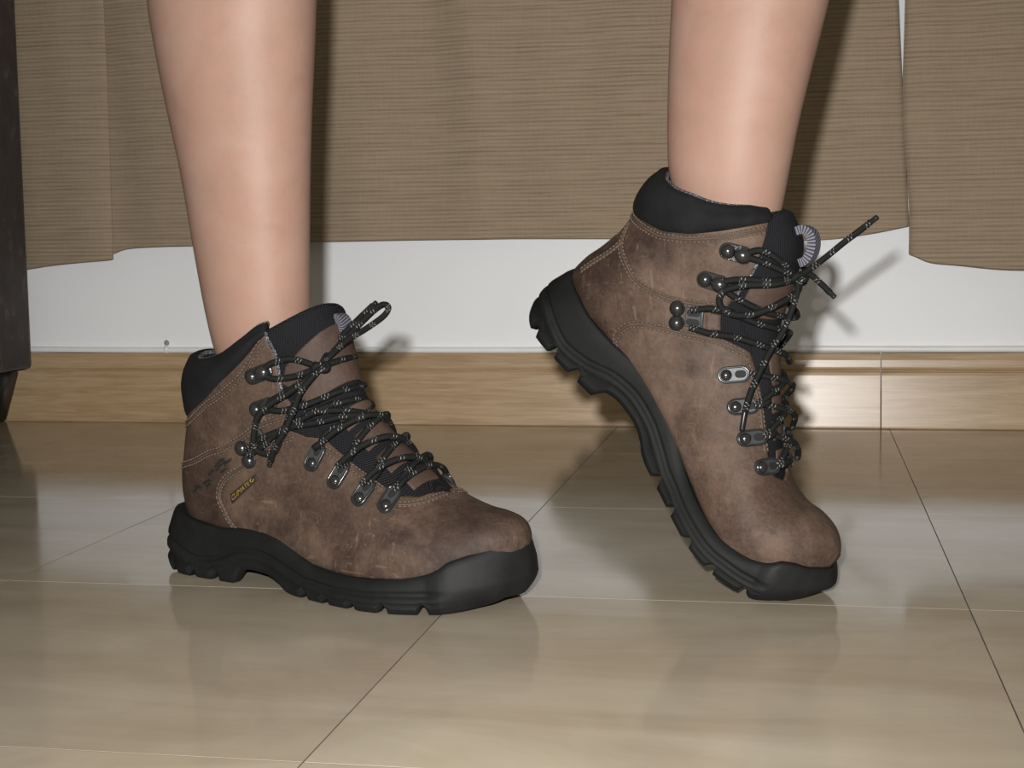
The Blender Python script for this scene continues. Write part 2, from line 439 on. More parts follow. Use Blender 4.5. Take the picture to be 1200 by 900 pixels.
# ------------------------------------------------------------------ the room
WALL_Y = 0.234
TILE = 0.31
def build_room():
    # back wall
    bm = bevel_box(-3.2, 3.2, WALL_Y, WALL_Y+0.12, -0.02, 2.5, 0)
    tag(bm_obj('wall_back', bm, M['wall'], smooth=False), 'plain white painted wall behind the curtains', kind='structure')
    # floor: a slab with laid tiles
    bm = bevel_box(-3.2, 3.2, -2.5, WALL_Y, -0.05, -0.00015, 0)
    fl_ = tag(bm_obj('floor', bm, M['grout'], smooth=False), 'glossy beige stone tile floor', kind='structure')
    gap = 0.0008
    half = TILE/2 - gap/2
    def tile_mesh(y0, y1):
        bm = bevel_box(-half, half, y0, y1, -0.010, 0.0, 0.0, 1)
        me = bpy.data.meshes.new('tile')
        bmesh.ops.recalc_face_normals(bm, faces=bm.faces)
        bm.to_mesh(me); bm.free()
        me.materials.append(M['tile'])
        return me
    full = tile_mesh(-half, half)
    cut = tile_mesh(-half, -TILE/2 + WALL_Y)
    for r in range(-1, 8):
        for c in range(-5, 6):
            o = bpy.data.objects.new('tile', cut if r == -1 else full)
            o.location = (c*TILE + TILE/2, -r*TILE - TILE/2, 0)
            link(o, fl_)
    # skirting of oak boards
    prof = [(0.0, 0.0), (-0.0158, 0.0), (-0.0168, 0.0012), (-0.0167, 0.003), (-0.0150, 0.018), (-0.0118, 0.045), (-0.0098, 0.0605), (-0.0090, 0.0640),
            (-0.0072, 0.0650), (-0.0070, 0.0660), (-0.0088, 0.0672), (-0.0092, 0.0700), (-0.0082, 0.078), (-0.0066, 0.0845), (-0.0052, 0.0860), (0.0, 0.0860)]
    sk = empty('baseboard_back', (0, WALL_Y, 0))
    tag(sk, 'varnished oak skirting board along the wall', kind='structure')
    seams = [-2.0, -0.98, 0.3003, 1.6]
    for a, b in zip(seams, seams[1:]):
        vs, fs = [], []
        n = len(prof)
        for x in (a+0.0004, b-0.0004):
            vs += [(x-(a+b)/2, y, z) for y, z in prof]
        for i in range(n):
            j = (i+1) % n
            fs.append((i, j, n+j, n+i))
        fs.append(tuple(range(n))); fs.append(tuple(reversed(range(n, 2*n))))
        bm = bmesh.new()
        me = bpy.data.meshes.new('board'); me.from_pydata(vs, [], fs)
        bm.from_mesh(me); bpy.data.meshes.remove(me)
        o = bm_obj('board', bm, M['oak'], sk, smooth=False)
        o.location = ((a+b)/2, 0, 0)
        es = o.modifiers.new('soft', 'BEVEL'); es.width = 0.0004; es.segments = 2; es.limit_method = 'ANGLE'
    # thin white cable lying on the skirting with its nail clip
    path = []
    x = -1.9
    while x < 1.5:
        path.append(Vector((x, WALL_Y-0.0042, 0.0900 + 0.0006*math.sin(x*5.1) + 0.0004*math.sin(x*13))))
        x += 0.02
    vs, fs, _ = tube_data(path, 0.0037, 10)
    cb = tag(mesh_obj('wall_cable', vs, fs, M['cable']), 'thin white cable running along the top of the skirting', 'cable')
    bm = bmesh.new()
    bmesh.ops.create_uvsphere(bm, u_segments=12, v_segments=8, radius=0.0034)
    for v in bm.verts: v.co.y *= 0.6
    clip = bm_obj('cable_clip', bm, M['nail'], cb); clip.location = (-0.5644, WALL_Y-0.0035, 0.0985)
    pts = [Vector((-0.5644, WALL_Y-0.002+math.cos(a)*0.0-0.0055*math.sin(a), 0.0905+0.0050*math.cos(a))) for a in [PI*k/8 for k in range(9)]]
    vs, fs, _ = tube_data(pts, 0.0022, 6, flat=0.4)
    mesh_obj('clip_strap', vs, fs, M['cable'], clip, True).matrix_parent_inverse = Matrix.Translation(-Vector(clip.location))

def curtain(name, path, hem, top, lean, label):
    """path: list of (x, y) along the cloth; hem: z of the lower edge for each; lean(x, z) shifts x."""
    P = smooth_path([(x, y, h) for (x, y), h in zip(path, hem)], 8)
    rows = [0.0, 0.0015, 0.012, 0.016, 0.022] + [0.022 + (k/26.0)**1.3*(top-0.26) for k in range(1, 27)]
    vs, fs = [], []
    for r in rows:
        for p in P:
            z = p.z + r
            k = min(1.0, r/0.5)
            wav = 0.0040*math.sin(p.x*31 + z*5) + 0.0016*math.sin(p.x*74 + z*9)
            hemy = -0.0010 if r < 0.0165 else 0.0
            vs.append((p.x + lean(p.x, z), p.y + wav*(0.5+k) + hemy, z))
    m = len(P)
    for i in range(len(rows)-1):
        for j in range(m-1):
            fs.append((i*m+j, i*m+j+1, (i+1)*m+j+1, (i+1)*m+j))
    o = mesh_obj(name, vs, fs, M['curtain'])
    s = o.modifiers.new('cloth', 'SOLIDIFY'); s.thickness = 0.0016
    return tag(o, label, 'curtain', 'beige curtain panels')

def build_curtains():
    path = [(-0.780, 0.208), (-0.740, 0.206), (-0.700, 0.201), (-0.660, 0.196), (-0.630, 0.194), (-0.6170, 0.1975), (-0.6190, 0.2015), (-0.6240, 0.2035), (-0.6180, 0.2055),
            (-0.600, 0.204), (-0.555, 0.199), (-0.510, 0.199), (-0.430, 0.204), (-0.360, 0.205), (-0.290, 0.199), (-0.225, 0.203), (-0.165, 0.196), (-0.120, 0.204),
            (-0.050, 0.201), (0.020, 0.198), (0.080, 0.205), (0.140, 0.199), (0.190, 0.204), (0.240, 0.206), (0.285, 0.204), (0.3275, 0.203)]
    hem = [0.188, 0.1915, 0.1965, 0.2000, 0.2020, 0.2035, 0.2070, 0.2085, 0.2105,
           0.2158, 0.2180, 0.2185, 0.2195, 0.2208, 0.2215, 0.2215, 0.2215, 0.2214,
           0.2206, 0.2195, 0.2185, 0.2170, 0.2155, 0.2155, 0.2210, 0.2290]
    curtain('window_curtain', path, hem, 2.2,
            lambda x, z: -0.055*max(0, z-0.235)*max(0.0, min(1.0, (x+0.1)/0.42)),
            'wide beige ribbed curtain hanging behind both bare legs')
    path = [(0.3268, 0.190), (0.333, 0.185), (0.350, 0.1815), (0.380, 0.183), (0.420, 0.180), (0.460, 0.182), (0.520, 0.177), (0.580, 0.184), (0.640, 0.178), (0.70, 0.182), (0.78, 0.178)]
    hem = [0.1985, 0.1960, 0.1892, 0.1858, 0.1812, 0.1795, 0.1782, 0.177, 0.176, 0.176, 0.176]
    curtain('window_curtain', path, hem, 2.2,
            lambda x, z: (smo([(0.19, 0.0), (0.2335, 0.0004), (0.289, -0.003), (0.362, -0.0085), (0.47, -0.0065), (0.8, -0.004)], z))*max(0.0, min(1.0, (0.40-x)/0.07)),
            'lower hanging beige ribbed curtain panel at the right edge')

def build_sofa():
    s = empty('velvet_sofa', (-0.719, 0.18, 0))
    tag(s, 'dark brown velvet sofa standing on a black tapered leg', 'sofa')
    def bx(name, x0, x1, y0, y1, z0, z1, b, mat, par=s, seg=3):
        return bm_obj(name, bevel_box(x0, x1, y0, y1, z0, z1, b, seg), mat, par)
    bx('arm_panel', -0.15, 0.0, -0.80, 0.0, 0.0715, 0.60, 0.006, M['velvet'])
    bx('arm_panel', -1.45, -1.30, -0.80, 0.0, 0.0715, 0.60, 0.006, M['velvet'])
    bx('seat_base', -1.30, -0.15, -0.80, -0.012, 0.0715, 0.28, 0.006, M['velvet'])
    bx('backrest', -1.30, -0.15, -0.20, 0.0, 0.28, 0.80, 0.02, M['velvet'])
    bx('seat_cushion', -0.722, -0.153, -0.81, -0.20, 0.28, 0.42, 0.03, M['velvet'])
    bx('seat_cushion', -1.297, -0.728, -0.81, -0.20, 0.28, 0.42, 0.03, M['velvet'])
    for cx, sx in ((-0.034, 1), (-1.416, -1)):
        for cy in (-0.045, -0.75):
            bm = bmesh.new()
            vs = []
            for z, hw, sh in ((0.010, 0.018, -0.008*sx), (0.0715, 0.026, 0.0)):
                for ax, ay in ((-1, -1), (1, -1), (1, 1), (-1, 1)):
                    vs.append(bm.verts.new((cx+sh+ax*hw, cy+ay*hw, z)))
            for i in range(4):
                j = (i+1) % 4
                bm.faces.new((vs[i], vs[j], vs[4+j], vs[4+i]))
            bm.faces.new(vs[:4]); bm.faces.new(vs[4:])
            bmesh.ops.bevel(bm, geom=list(bm.edges), offset=0.002, segments=2, affect='EDGES')
            lg = bm_obj('leg', bm, M['black_leg'], s)
            bm = bmesh.new()
            bmesh.ops.create_cone(bm, cap_ends=True, segments=20, radius1=0.012, radius2=0.014, depth=0.010, matrix=Matrix.Translation((cx-0.008*sx, cy, 0.005)))
            bm_obj('foot_glide', bm, M['glide'], lg, smooth=False)

build_room()
build_curtains()
build_sofa()

# ------------------------------------------------------------------ hiking boots
# a boot is described in its own frame: x forward along the foot, y to the foot's left side, z up.
# section: Px Pz Qx Qz yp yq W r0 nlow nup sag   (P = lower/back outline, Q = upper/front outline)
def _sec(px, pz, qx, qz, yp, yq, w, r0, nl, nu, sag=0.0):
    return (px, pz, qx, qz, yp, yq, w, r0, nl, nu, sag)
_Y = [(-.006, -.006), (-.005, -.006), (-.005, -.006), (-.003, -.006), (-.0015, -.006), (0, -.006), (.002, -.006), (.003, -.005), (.003, -.004), (.002, -.003), (.001, -.002)] + [(0, -.001)]*9
_Wd = [.0045, .0125, .0222, .0318, .0388, .0430, .0432, .0400, .0365, .0343, .0338, .0350, .0352, .0358, .0362, .0368, .0376, .0385, .0392, .0396]
_R0 = [.5, .40, .36, .32, .30, .28, .26, .25, .25, .28, .34, .41, .45, .45, .46, .46, .47, .48, .48, .48]
_NL = [2.2, 3.0, 4.0, 5.0, 5.0, 5.0, 5.0, 4.6, 4.0, 3.2, 2.6, 2.3, 2.3, 2.3, 2.3, 2.3, 2.3, 2.3, 2.3, 2.3]
_NU = [2.2, 2.2, 2.2, 2.2, 2.2, 2.1, 2.0, 1.95, 1.95, 2.0, 2.05, 2.1, 2.15, 2.2, 2.2, 2.2, 2.2, 2.2, 2.2, 2.2]
_SG = [0]*13 + [.001, .002, .004, .006, .009, .012, .013]
_PQ_FLAT = [(.2805, .030, .2850, .0405), (.277, .020, .2830, .0490), (.269, .018, .2765, .0550), (.256, .016, .264, .0582), (.237, .015, .246, .0605), (.213, .014, .226, .0675),
            (.185, .014, .208, .0790), (.155, .016, .192, .0915), (.122, .020, .177, .1045), (.085, .025, .166, .1160), (.045, .028, .159, .1280), (.020, .030, .155, .1380),
            (.0130, .045, .152, .1460), (.0125, .062, .1495, .1530), (.0150, .080, .147, .1595), (.0185, .098, .145, .1655), (.0205, .115, .1425, .1710), (.0205, .130, .140, .1755), (.0235, .146, .138, .1800), (.030, .160, .1365, .186)]
_PQ_TIP = [(.0285, .020, .0345, .0285), (.0245, .019, .0335, .0365), (.017, .018, .0290, .0455), (.006, .018, .0195, .0540), (-.006, .020, .008, .0605), (-.021, .026, -.001, .0720),
           (-.0385, .042, -.005, .0900), (-.054, .067, -.0075, .1080), (-.071, .098, -.0085, .1250), (-.095, .130, -.010, .1430), (-.124, .161, -.0105, .1570), (-.147, .182, -.010, .1680),
           (-.150, .199, -.008, .1780), (-.139, .211, -.006, .1870), (-.126, .219, -.004, .1970), (-.114, .228, -.002, .2070), (-.104, .239, -.001, .2160), (-.097, .250, -.002, .2250), (-.087, .264, -.004, .2330), (-.078, .275, -.006, .243)]

class Boot:
    def __init__(self, name, pq, base, loc, yaw, sign, label, opn, lift, drop, tip):
        self.open = opn
        self.lift = lift
        self.tipdrop = drop
        self.tip = tip
        # sign = +1: the foot's outer side is the boot's +y (left) side
        self.sec = []
        for i in range(20):
            yp, yq = _Y[i]
            self.sec.append(_sec(*pq[i], yp*sign, yq*sign, _Wd[i], _R0[i], _NL[i], _NU[i], _SG[i]))
        self.sign = sign
        self.root = empty(name, loc, yaw)
        tag(self.root, label, 'boot', 'pair of hiking boots')
        # base curve of the sole, arc-length parametrised
        pts = smooth_path([(x, 0, z) for x, z in base], 16)
        self.bp = pts
        self.bl = [0.0]
        for a, b in zip(pts, pts[1:]): self.bl.append(self.bl[-1] + (b-a).length)
    def opening(self, u):
        return math.radians(lin(self.open, u))
    # point on the upper
    def S(self, u, ph):
        while ph > PI: ph -= 2*PI
        while ph < -PI: ph += 2*PI
        side = 1 if ph >= 0 else -1
        px, pz, qx, qz, yp, yq, w, r0, nl, nu, sag = crom(self.sec, u)
        psi = abs(ph) - PI/2
        s, c = math.sin(psi), max(0.0, math.cos(psi))
        if s >= 0:
            r = r0 + (1-r0)*abs(s)**(2/nu); wd = c**(2/nu)
        else:
            r = r0 - r0*abs(s)**(2/nl); wd = c**(2/nl)
        y = yp + (yq-yp)*r + side*max(w, 0.001)*wd
        dx, dz = qx-px, qz-pz
        L = math.hypot(dx, dz) or 1
        k = -sag*wd*wd
        return Vector((px+dx*r - dz/L*k, y, pz+dz*r + dx/L*k))
    def N(self, u, ph):
        e = 1e-3
        du = self.S(min(19, u+0.02), ph) - self.S(max(0, u-0.02), ph)
        dp = self.S(u, ph+0.02) - self.S(u, ph-0.02)
        n = du.cross(dp)
        if n.length < 1e-12: n = Vector((1, 0, 0))
        n.normalize()
        px, pz, qx, qz = crom(self.sec, u)[:4]
        c = Vector(((px+qx)/2, 0, (pz+qz)/2))
        if n.dot(self.S(u, ph)-c) < 0: n = -n
        return n
    def at(self, u, ph, off=0.0):
        return self.S(u, ph) + self.N(u, ph)*off
    # point of the sole: s along, y across, h above base line
    def B(self, s, y, h):
        L = self.bl[-1]
        t = max(0.0, min(L, s))
        lo = 0
        import bisect
        i = max(0, min(len(self.bl)-2, bisect.bisect(self.bl, t)-1))
        f = (t-self.bl[i])/(self.bl[i+1]-self.bl[i])
        p = self.bp[i].lerp(self.bp[i+1], f)
        # smooth tangent
        a = self.bp[max(0, i-10)]; b = self.bp[min(len(self.bp)-1, i+11)]
        tg = (b-a).normalized()
        n = Vector((-tg.z, 0, tg.x))
        q = p + n*h
        if s > L or s < 0: q += tg*(s-t)
        q.y += y
        return q

FOOT_L = 0.2890
_LAT = [(0, 0), (.012, .016), (.04, .026), (.09, .032), (.15, .0345), (.25, .035), (.35, .036), (.45, .040), (.55, .0455), (.63, .049), (.70, .050), (.77, .0470), (.84, .0400), (.90, .0308), (.945, .0205), (.975, .0105), (.993, .0005), (1, -.0085)]
_MED = [(0, 0), (.012, -.016), (.04, -.026), (.09, -.032), (.15, -.0345), (.25, -.033), (.35, -.031), (.45, -.032), (.55, -.037), (.65, -.045), (.72, -.048), (.8, -.0465), (.87, -.0418), (.925, -.0340), (.962, -.0262), (.987, -.0175), (1, -.0085)]
def foot_outline(n):
    """closed outline, evenly spaced; starts at the heel back, runs along the outer side."""
    P = [(x*FOOT_L, y*1.07, 0) for x, y in _LAT] + [(x*FOOT_L, y*1.07, 0) for x, y in _MED[::-1][1:-1]]
    m = len(P)
    dense = []
    for i in range(m):
        q = [P[(i+k) % m] for k in (-1, 0, 1, 2)]
        for k in range(12):
            dense.append(Vector(crom(q, 1+k/12)))
    acc = [0]
    for a, b in zip(dense, dense[1:]+dense[:1]): acc.append(acc[-1]+(b-a).length)
    out, j = [], 0
    for i in range(n):
        t = acc[-1]*i/n
        while acc[j+1] < t: j += 1
        f = (t-acc[j])/(acc[j+1]-acc[j])
        out.append(dense[j % len(dense)].lerp(dense[(j+1) % len(dense)], f))
    nor = []
    for i in range(n):
        tg = out[(i+1) % n]-out[i-1]
        nor.append(Vector((-tg.y, tg.x, 0)).normalized())
    if nor[n//4].y < 0: nor = [-v for v in nor]
    return out, nor

# height of the rubber's upper edge along the foot
_HTOP = [(0, .0440), (.004, .0440), (.015, .0425), (.028, .0405), (.050, .0365), (.068, .0355), (.088, .0370), (.105, .0375), (.118, .0350), (.132, .0300), (.146, .0245), (.160, .0210), (.178, .0195), (.205, .0195), (.228, .0210), (.243, .0235), (.251, .0265), (.257, .0305), (.265, .0330), (.276, .0358), (.289, .0405)]
def arch(s):  # how far the tread is lifted above the base line
    return smo([(0, .0075), (.010, .003), (.022, 0), (.080, 0), (.083, .004), (.087, .0090), (.096, .0108), (.112, .0098), (.124, .0055), (.132, .0012), (.140, 0), (.240, 0), (.262, .0004), (.277, .0018), (.290, .0055)], s)

def build_sole(B):
    n = 360
    out, nor = foot_outline(n)
    sg = B.sign
    # tread lugs: (start, end) of each gap along the foot
    gaps = [(.0180, .0230), (.0395, .0445), (.0610, .0660), (.1475, .1522), (.1685, .1732), (.1910, .1957), (.2145, .2185), (.2395, .2430)]
    def gapf(s):
        g = 0.0
        for a, b in gaps:
            m = (a+b)/2; hw = (b-a)/2
            d = abs(s-m)
            g = max(g, max(0.0, min(1.0, (hw+0.0012-d)/0.0016)))
        return g
    rings = []   # list of lists of (s, y, h)
    #        fraction of local height, outward offset
    levels = [('t', .97, -.0075), ('t', 1.0, -.0060), ('t', 1.0, -.0040), ('t', .975, -.0031), ('t', .90, -.0022), ('t', .75, -.0012), ('g', +.0036, -.0009), ('g', +.0018, -.0006), ('g', +.0002, -.0044), ('g', -.0016, -.0010), ('g', -.0028, 0.0), ('g', -.0040, .0003), ('g2', 0.0012, 0.0004), ('g2', 0.0, -.0020), ('g2', -.0012, 0.0002), ('b', .0030, -.0004), ('b', .0017, -.0008), ('b', .0006, -.0014), ('b', 0.0, -.0024), ('b', 0.0, -.0070), ('b', .0022, -.0100)]
    def mid(s):   # wavy groove along the side wall
        w = smo([(0, .0255), (.014, .0235), (.030, .0180), (.048, .0135), (.062, .0150), (.085, .0225), (.100, .0240), (.118, .0215), (.135, .0165), (.155, .0125), (.18, .0118), (.21, .0118), (.24, .012), (.29, .0125)], s)
        return w
    for kind, a, o in levels:
        ring = []
        for p, nn in zip(out, nor):
            s = p.x
            ht = smo(_HTOP, s) + smo(B.tipdrop, s)
            ar = arch(s) + smo(B.lift, s)
            g = gapf(s)
            mg = min(max(mid(s), ar + 0.0062), ht - .0085)
            ar = min(ar, mg - .0085)
            cap = max(0.0, min(1.0, (s-.244)/.014))
            dep = max(.0012, min(.0052, mg - ar - .0076))*(1-0.6*cap)
            off = o
            if kind == 't':
                h = mg + .0036 + (ht-mg-.0036)*a if a < .95 else ht - (1-a)*.06
                if a == .90: h = ht - (ht-mg)*.22
                if a == .75: h = ht - (ht-mg)*.52
                off = o + cap*.0026 - max(0.0, 1-s/.055)*.0036*(max(0.0, h-mg)/max(.001, ht-mg))
            elif kind == 'g':
                h = mg + a
                off = o*(1-cap) + cap*(.0022)
            elif kind == 'g2':
                bt = ar + .0030 + g*dep
                h = bt + (mg-.0040-bt)*(.5 + a/.0012*.3)
                off = o*(1-cap) + cap*.0018
            else:
                h = ar + a + g*dep
                off = o - g*.0036
            if cap > 0:   # the bumper is round: widest half-way up, drawn in at the tread
                k = (h-ar)/max(.001, ht-ar)
                off = off*(1-cap) + cap*(-.0012 + .0034*math.sin(PI*min(1.0, max(0.0, k*.80+.16))) + (-.0012 if k > .97 else 0) + (-.0034 if kind == 't' and o < -.005 else 0))
                if kind == 'b' and o < -.002: off += cap*(o+.0014)
                tipf = max(0.0, min(1.0, (s-.250)/.022))
                off -= tipf*.0085*max(0.0, 1-k/.45)**2
            q = p + nn*off
            sx = q.x if q.x < .245 else .245 + (q.x-.245)*B.tip
            ring.append(B.B(sx, q.y*sg, h))
        rings.append(ring)
    bm = bmesh.new()
    V = [[bm.verts.new(v) for v in r] for r in rings]
    for a, b in zip(V, V[1:]):
        for i in range(n):
            j = (i+1) % n
            bm.faces.new((a[i], a[j], b[j], b[i]))
    # underside and inner floor: join outer-side and inner-side points straight across
    for ring, flip in ((V[-1], False), (V[0], True)):
        k = n//2
        # pair points symmetric about the heel / toe by index from the heel back
        toe = max(range(n), key=lambda i: out[i].x)
        A = [ring[int(round(toe*t/60))] for t in range(61)]
        Bq = [ring[int(round(n-(n-toe)*t/60)) % n] for t in range(61)]
        bm.faces.new([v for i, v in enumerate(ring)])
    o = bm_obj('sole', bm, M['rubber'], B.root)
    o.data.materials.append(M['toe_rubber'])
    for pl in o.data.polygons:
        if len(pl.vertices) > 4: pl.use_smooth = False
    # front bumper faces get the dusty rubber
    m = len(rings)
    for pl in o.data.polygons:
        if len(pl.vertices) == 4:
            i = pl.index % n
            if out[i].x > .2515: pl.material_index = 1
    return o

OPEN_LOOSE = [(0, 0), (5.0, 0), (5.3, 27), (5.8, 37), (7, 40), (9, 43), (11, 48), (12.2, 54), (15, 55), (18.3, 59), (19, 60)]
OPEN_TIGHT = [(0, 0), (5.0, 0), (5.3, 14), (5.8, 18), (7, 19), (8, 21), (9.5, 28), (10.5, 36), (12, 46), (13.3, 41), (14.7, 36), (16.3, 30), (18.3, 18), (19, 17)]

def build_upper(B):
    nu, nph = 150, 96
    u1 = 18.05
    vs, fs = [], []
    for i in range(nu+1):
        u = 0.0 + u1*i/nu
        d = B.opening(u)
        for j in range(nph+1):
            f = -1 + 2*j/nph
            uu = u if u < 14.5 else 14.5 + (u-14.5)*(smo(B.trim, abs(f*(PI-d)))-14.5)/(u1-14.5)
            p = B.S(uu, f*(PI-B.opening(uu)))
            vs.append(p)
    w = nph+1
    for i in range(nu):
        for j in range(nph):
            fs.append((i*w+j, i*w+j+1, (i+1)*w+j+1, (i+1)*w+j))
    fs.append(tuple(range(nph)))
    me = bpy.data.meshes.new('upper'); me.from_pydata([tuple(v) for v in vs], [], fs)
    bm = bmesh.new(); bm.from_mesh(me); bpy.data.meshes.remove(me)
    bmesh.ops.remove_doubles(bm, verts=bm.verts, dist=0.00005)
    o = bm_obj('upper', bm, M['leather'], B.root)
    md = o.modifiers.new('thick', 'SOLIDIFY'); md.thickness = 0.0024; md.offset = -1
    return o

BOOT_R = Boot('hiking_boot', _PQ_FLAT, [(0.0, .0), (.05, 0), (.10, 0), (.15, 0), (.20, 0), (.235, .0004), (.26, .0018), (.2865, .0050)],
              (-.2155, -.545, 0), math.radians(-23), -1, 'brown leather hiking boot planted flat on the floor tiles', OPEN_LOOSE, [(0, 0), (.3, 0)], [(0, 0), (.3, 0)], .985)
BOOT_L = Boot('hiking_boot', _PQ_TIP, [(-.183, .1765), (-.138, .1365), (-.112, .1120), (-.092, .0900), (-.076, .0680), (-.058, .0445), (-.040, .0250), (-.019, .0095), (.001, .0000), (.016, -.0050), (.029, -.0080)],
              (.20447, -.58428, -.0012), math.radians(-20), 1, 'brown leather hiking boot with its heel raised, resting on the toe', OPEN_TIGHT, [(.20, 0), (.225, .0000), (.245, .0008), (.262, .0032), (.278, .0068), (.292, .0090)], [(.250, 0), (.258, -.0015), (.268, -.0038), (.280, -.0085), (.289, -.0120)], .88)
BOOT_R.trim = [(0, 17.7), (1.45, 17.4), (1.69, 17.9), (1.98, 18.4), (2.2, 18.4)]
BOOT_L.trim = [(0, 17.8), (.5, 17.8), (1.2, 18.1), (1.6, 18.3), (2.9, 18.3)]
for _B in (BOOT_R, BOOT_L):
    _B.sole = build_sole(_B)
    _B.upper = build_upper(_B)

# ------------------------------------------------------------------ boot details
def collar_pad(B):
    """padded black collar: wraps round the back of the ankle and rolls over the rim."""
    low, top = B.pad_low, B.pad_top
    nf, cols = 84, []
    phm = PI - B.opening(18.3) - 0.01
    for j in range(nf+1):
        f = -1 + 2*j/nf
        ph = f*phm
        a, b = smo(low, abs(ph)), smo(top, abs(ph))
        ring = []
        m = 12
        for i in range(m+1):
            t = i/m
            u = a + (b-a)*t
            puff = B.puff*math.sin(PI*min(1, t*1.05))**0.6*min(1.0, (b-a)/1.4) if 0 < t < 1 else 0.0
            back = 1.0 + 0.1*max(0.0, math.cos(ph))**2
            ring.append(B.at(u, ph, 0.0006 + puff*back))
        tip = B.S(b, ph); n = B.N(b, ph)
        up = (B.S(min(19, b+.15), ph)-B.S(b-.15, ph)).normalized()
        base = ring[-1]
        for k in range(1, 7):   # roll over
            an = PI*k/6
            ring.append(tip + n*(-.0040+.0046*math.cos(an)) + up*(.0042*math.sin(an)))
        for k in range(1, 6):   # down the inside
            u = b - 0.45*k
            ring.append(B.at(u, ph, -.0086))
        cols.append(ring)
    vs = [v for c in cols for v in c]
    m = len(cols[0])
    fs = [(j*m+i, j*m+i+1, (j+1)*m+i+1, (j+1)*m+i) for j in range(len(cols)-1) for i in range(m-1)]
    me = bpy.data.meshes.new('x'); me.from_pydata([tuple(v) for v in vs], [], fs)
    bm = bmesh.new(); bm.from_mesh(me); bpy.data.meshes.remove(me)
    # close the two ends
    for c in (0, len(cols)-1):
        bm.verts.ensure_lookup_table()
        bm.faces.new([bm.verts[c*m+i] for i in range(m)])
    o = bm_obj('collar_pad', bm, M['nubuck'], B.root)
    o['label'] = 'black padded ankle collar'
    # speckled lining edge just inside the rim
    path = [B.at(smo(top, abs(f*phm))+.08, f*phm, -.0078) + Vector((0, 0, .0026)) for f in [-1+2*k/90 for k in range(91)]]
    v, fc, uv = tube_data(path, .0016, 6)
    mesh_obj('lining_edge', v, fc, M['lining'], o)
    return o

def tongue_off(B, u, g):
    """g = 0 in the middle, 1 at the border"""
    return -.0032 + (lin(B.tongue, u)+.0032)*(1-g*g)

def build_tongue(B):
    ut = B.tongue_top
    nu, nf = 90, 24
    ext = math.radians(9)
    vs, fs = [], []
    def pt(u, f, extra=0.0):
        hw = B.opening(u) + ext
        return B.at(u, PI + f*hw, tongue_off(B, u, abs(f)) + extra)
    us = [4.7 + (ut-4.7)*i/nu for i in range(nu+1)]
    for u in us:
        for j in range(nf+1):
            vs.append(pt(u, -1+2*j/nf))
    # padded top edge
    k0 = us[-1]
    for an in (30, 60, 90, 120, 150, 180):
        a = math.radians(an)
        for j in range(nf+1):
            f = -1+2*j/nf
            up = (pt(k0, f)-pt(k0-.2, f)).normalized()
            vs.append(pt(k0, f, -.0035+.0035*math.cos(a)) + up*(.0040*math.sin(a)))
    for u in (k0-.6, k0-1.2, k0-2, k0-3):
        for j in range(nf+1):
            vs.append(pt(u, -1+2*j/nf, -.007))
    w = nf+1
    rows = len(vs)//w
    for i in range(rows-1):
        for j in range(nf):
            fs.append((i*w+j, i*w+j+1, (i+1)*w+j+1, (i+1)*w+j))
    o = mesh_obj('tongue', vs, fs, M['mesh'], B.root)
    o['label'] = 'padded black mesh tongue'
    return o

def patch(B, name, poly, mat, off=.0010, parent=None, tongue=False, step=.16, rim=.0012):
    """a thin panel laid on the boot; poly = [(u, phi), ...]"""
    K = 5.0
    pts = []
    for i in range(len(poly)):
        a, b = poly[i], poly[(i+1) % len(poly)]
        d = math.hypot(b[0]-a[0], (b[1]-a[1])*K)
        n = max(1, int(d/step))
        for k in range(n):
            pts.append(Vector((a[0]+(b[0]-a[0])*k/n, (a[1]+(b[1]-a[1])*k/n)*K)))
    nb = len(pts)
    x0 = min(p.x for p in pts); x1 = max(p.x for p in pts); y0 = min(p.y for p in pts); y1 = max(p.y for p in pts)
    def inside(p):
        c = False
        for i in range(nb):
            a, b = pts[i], pts[i-1]
            if (a.y > p.y) != (b.y > p.y) and p.x < (b.x-a.x)*(p.y-a.y)/(b.y-a.y)+a.x: c = not c
        return c
    inner = []
    x = x0 + step/2
    while x < x1:
        y = y0 + step/2
        while y < y1:
            q = Vector((x, y))
            if inside(q) and min((q-p).length for p in pts) > step*.45: inner.append(q)
            y += step
        x += step
    res = delaunay_2d_cdt(pts+inner, [], [list(range(nb))], 1, 1e-5)
    V, F = res[0], res[2]
    def pos(q, o_):
        u, ph = q.x, q.y/K
        if tongue:
            hw = B.opening(u)+math.radians(9)
            d = abs(abs(ph)-PI) if abs(ph) <= PI else abs(ph)-PI
            o_ += tongue_off(B, u, min(1, d/hw))
        return B.at(u, ph, o_)
    vs = [pos(q, off) for q in V]
    fs = [tuple(f) for f in F]
    # rim wall
    from collections import Counter
    ec = Counter()
    for f in fs:
        for a, b in zip(f, f[1:]+f[:1]): ec[tuple(sorted((a, b)))] += 1
    low = {}
    for (a, b), c in ec.items():
        if c == 1:
            for v in (a, b):
                if v not in low:
                    low[v] = len(vs); vs.append(pos(V[v], off-rim))
            fs.append((a, b, low[b], low[a]))
    me = bpy.data.meshes.new('x'); me.from_pydata([tuple(v) for v in vs], [], fs)
    bm = bmesh.new(); bm.from_mesh(me); bpy.data.meshes.remove(me)
    return bm_obj(name, bm, mat, parent or B.root)

def both(pts, side):
    return [(u, ph*(-1 if side > 0 else 1)) for u, ph in pts]

def surf_path(B, pts, off, per=10):
    q = [(u, ph, 0) for u, ph in pts]
    out = []
    for p in smooth_path(q, per): out.append((p.x, p.y))
    return [(B.at(u, ph, off), B.N(u, ph)) for u, ph in out]

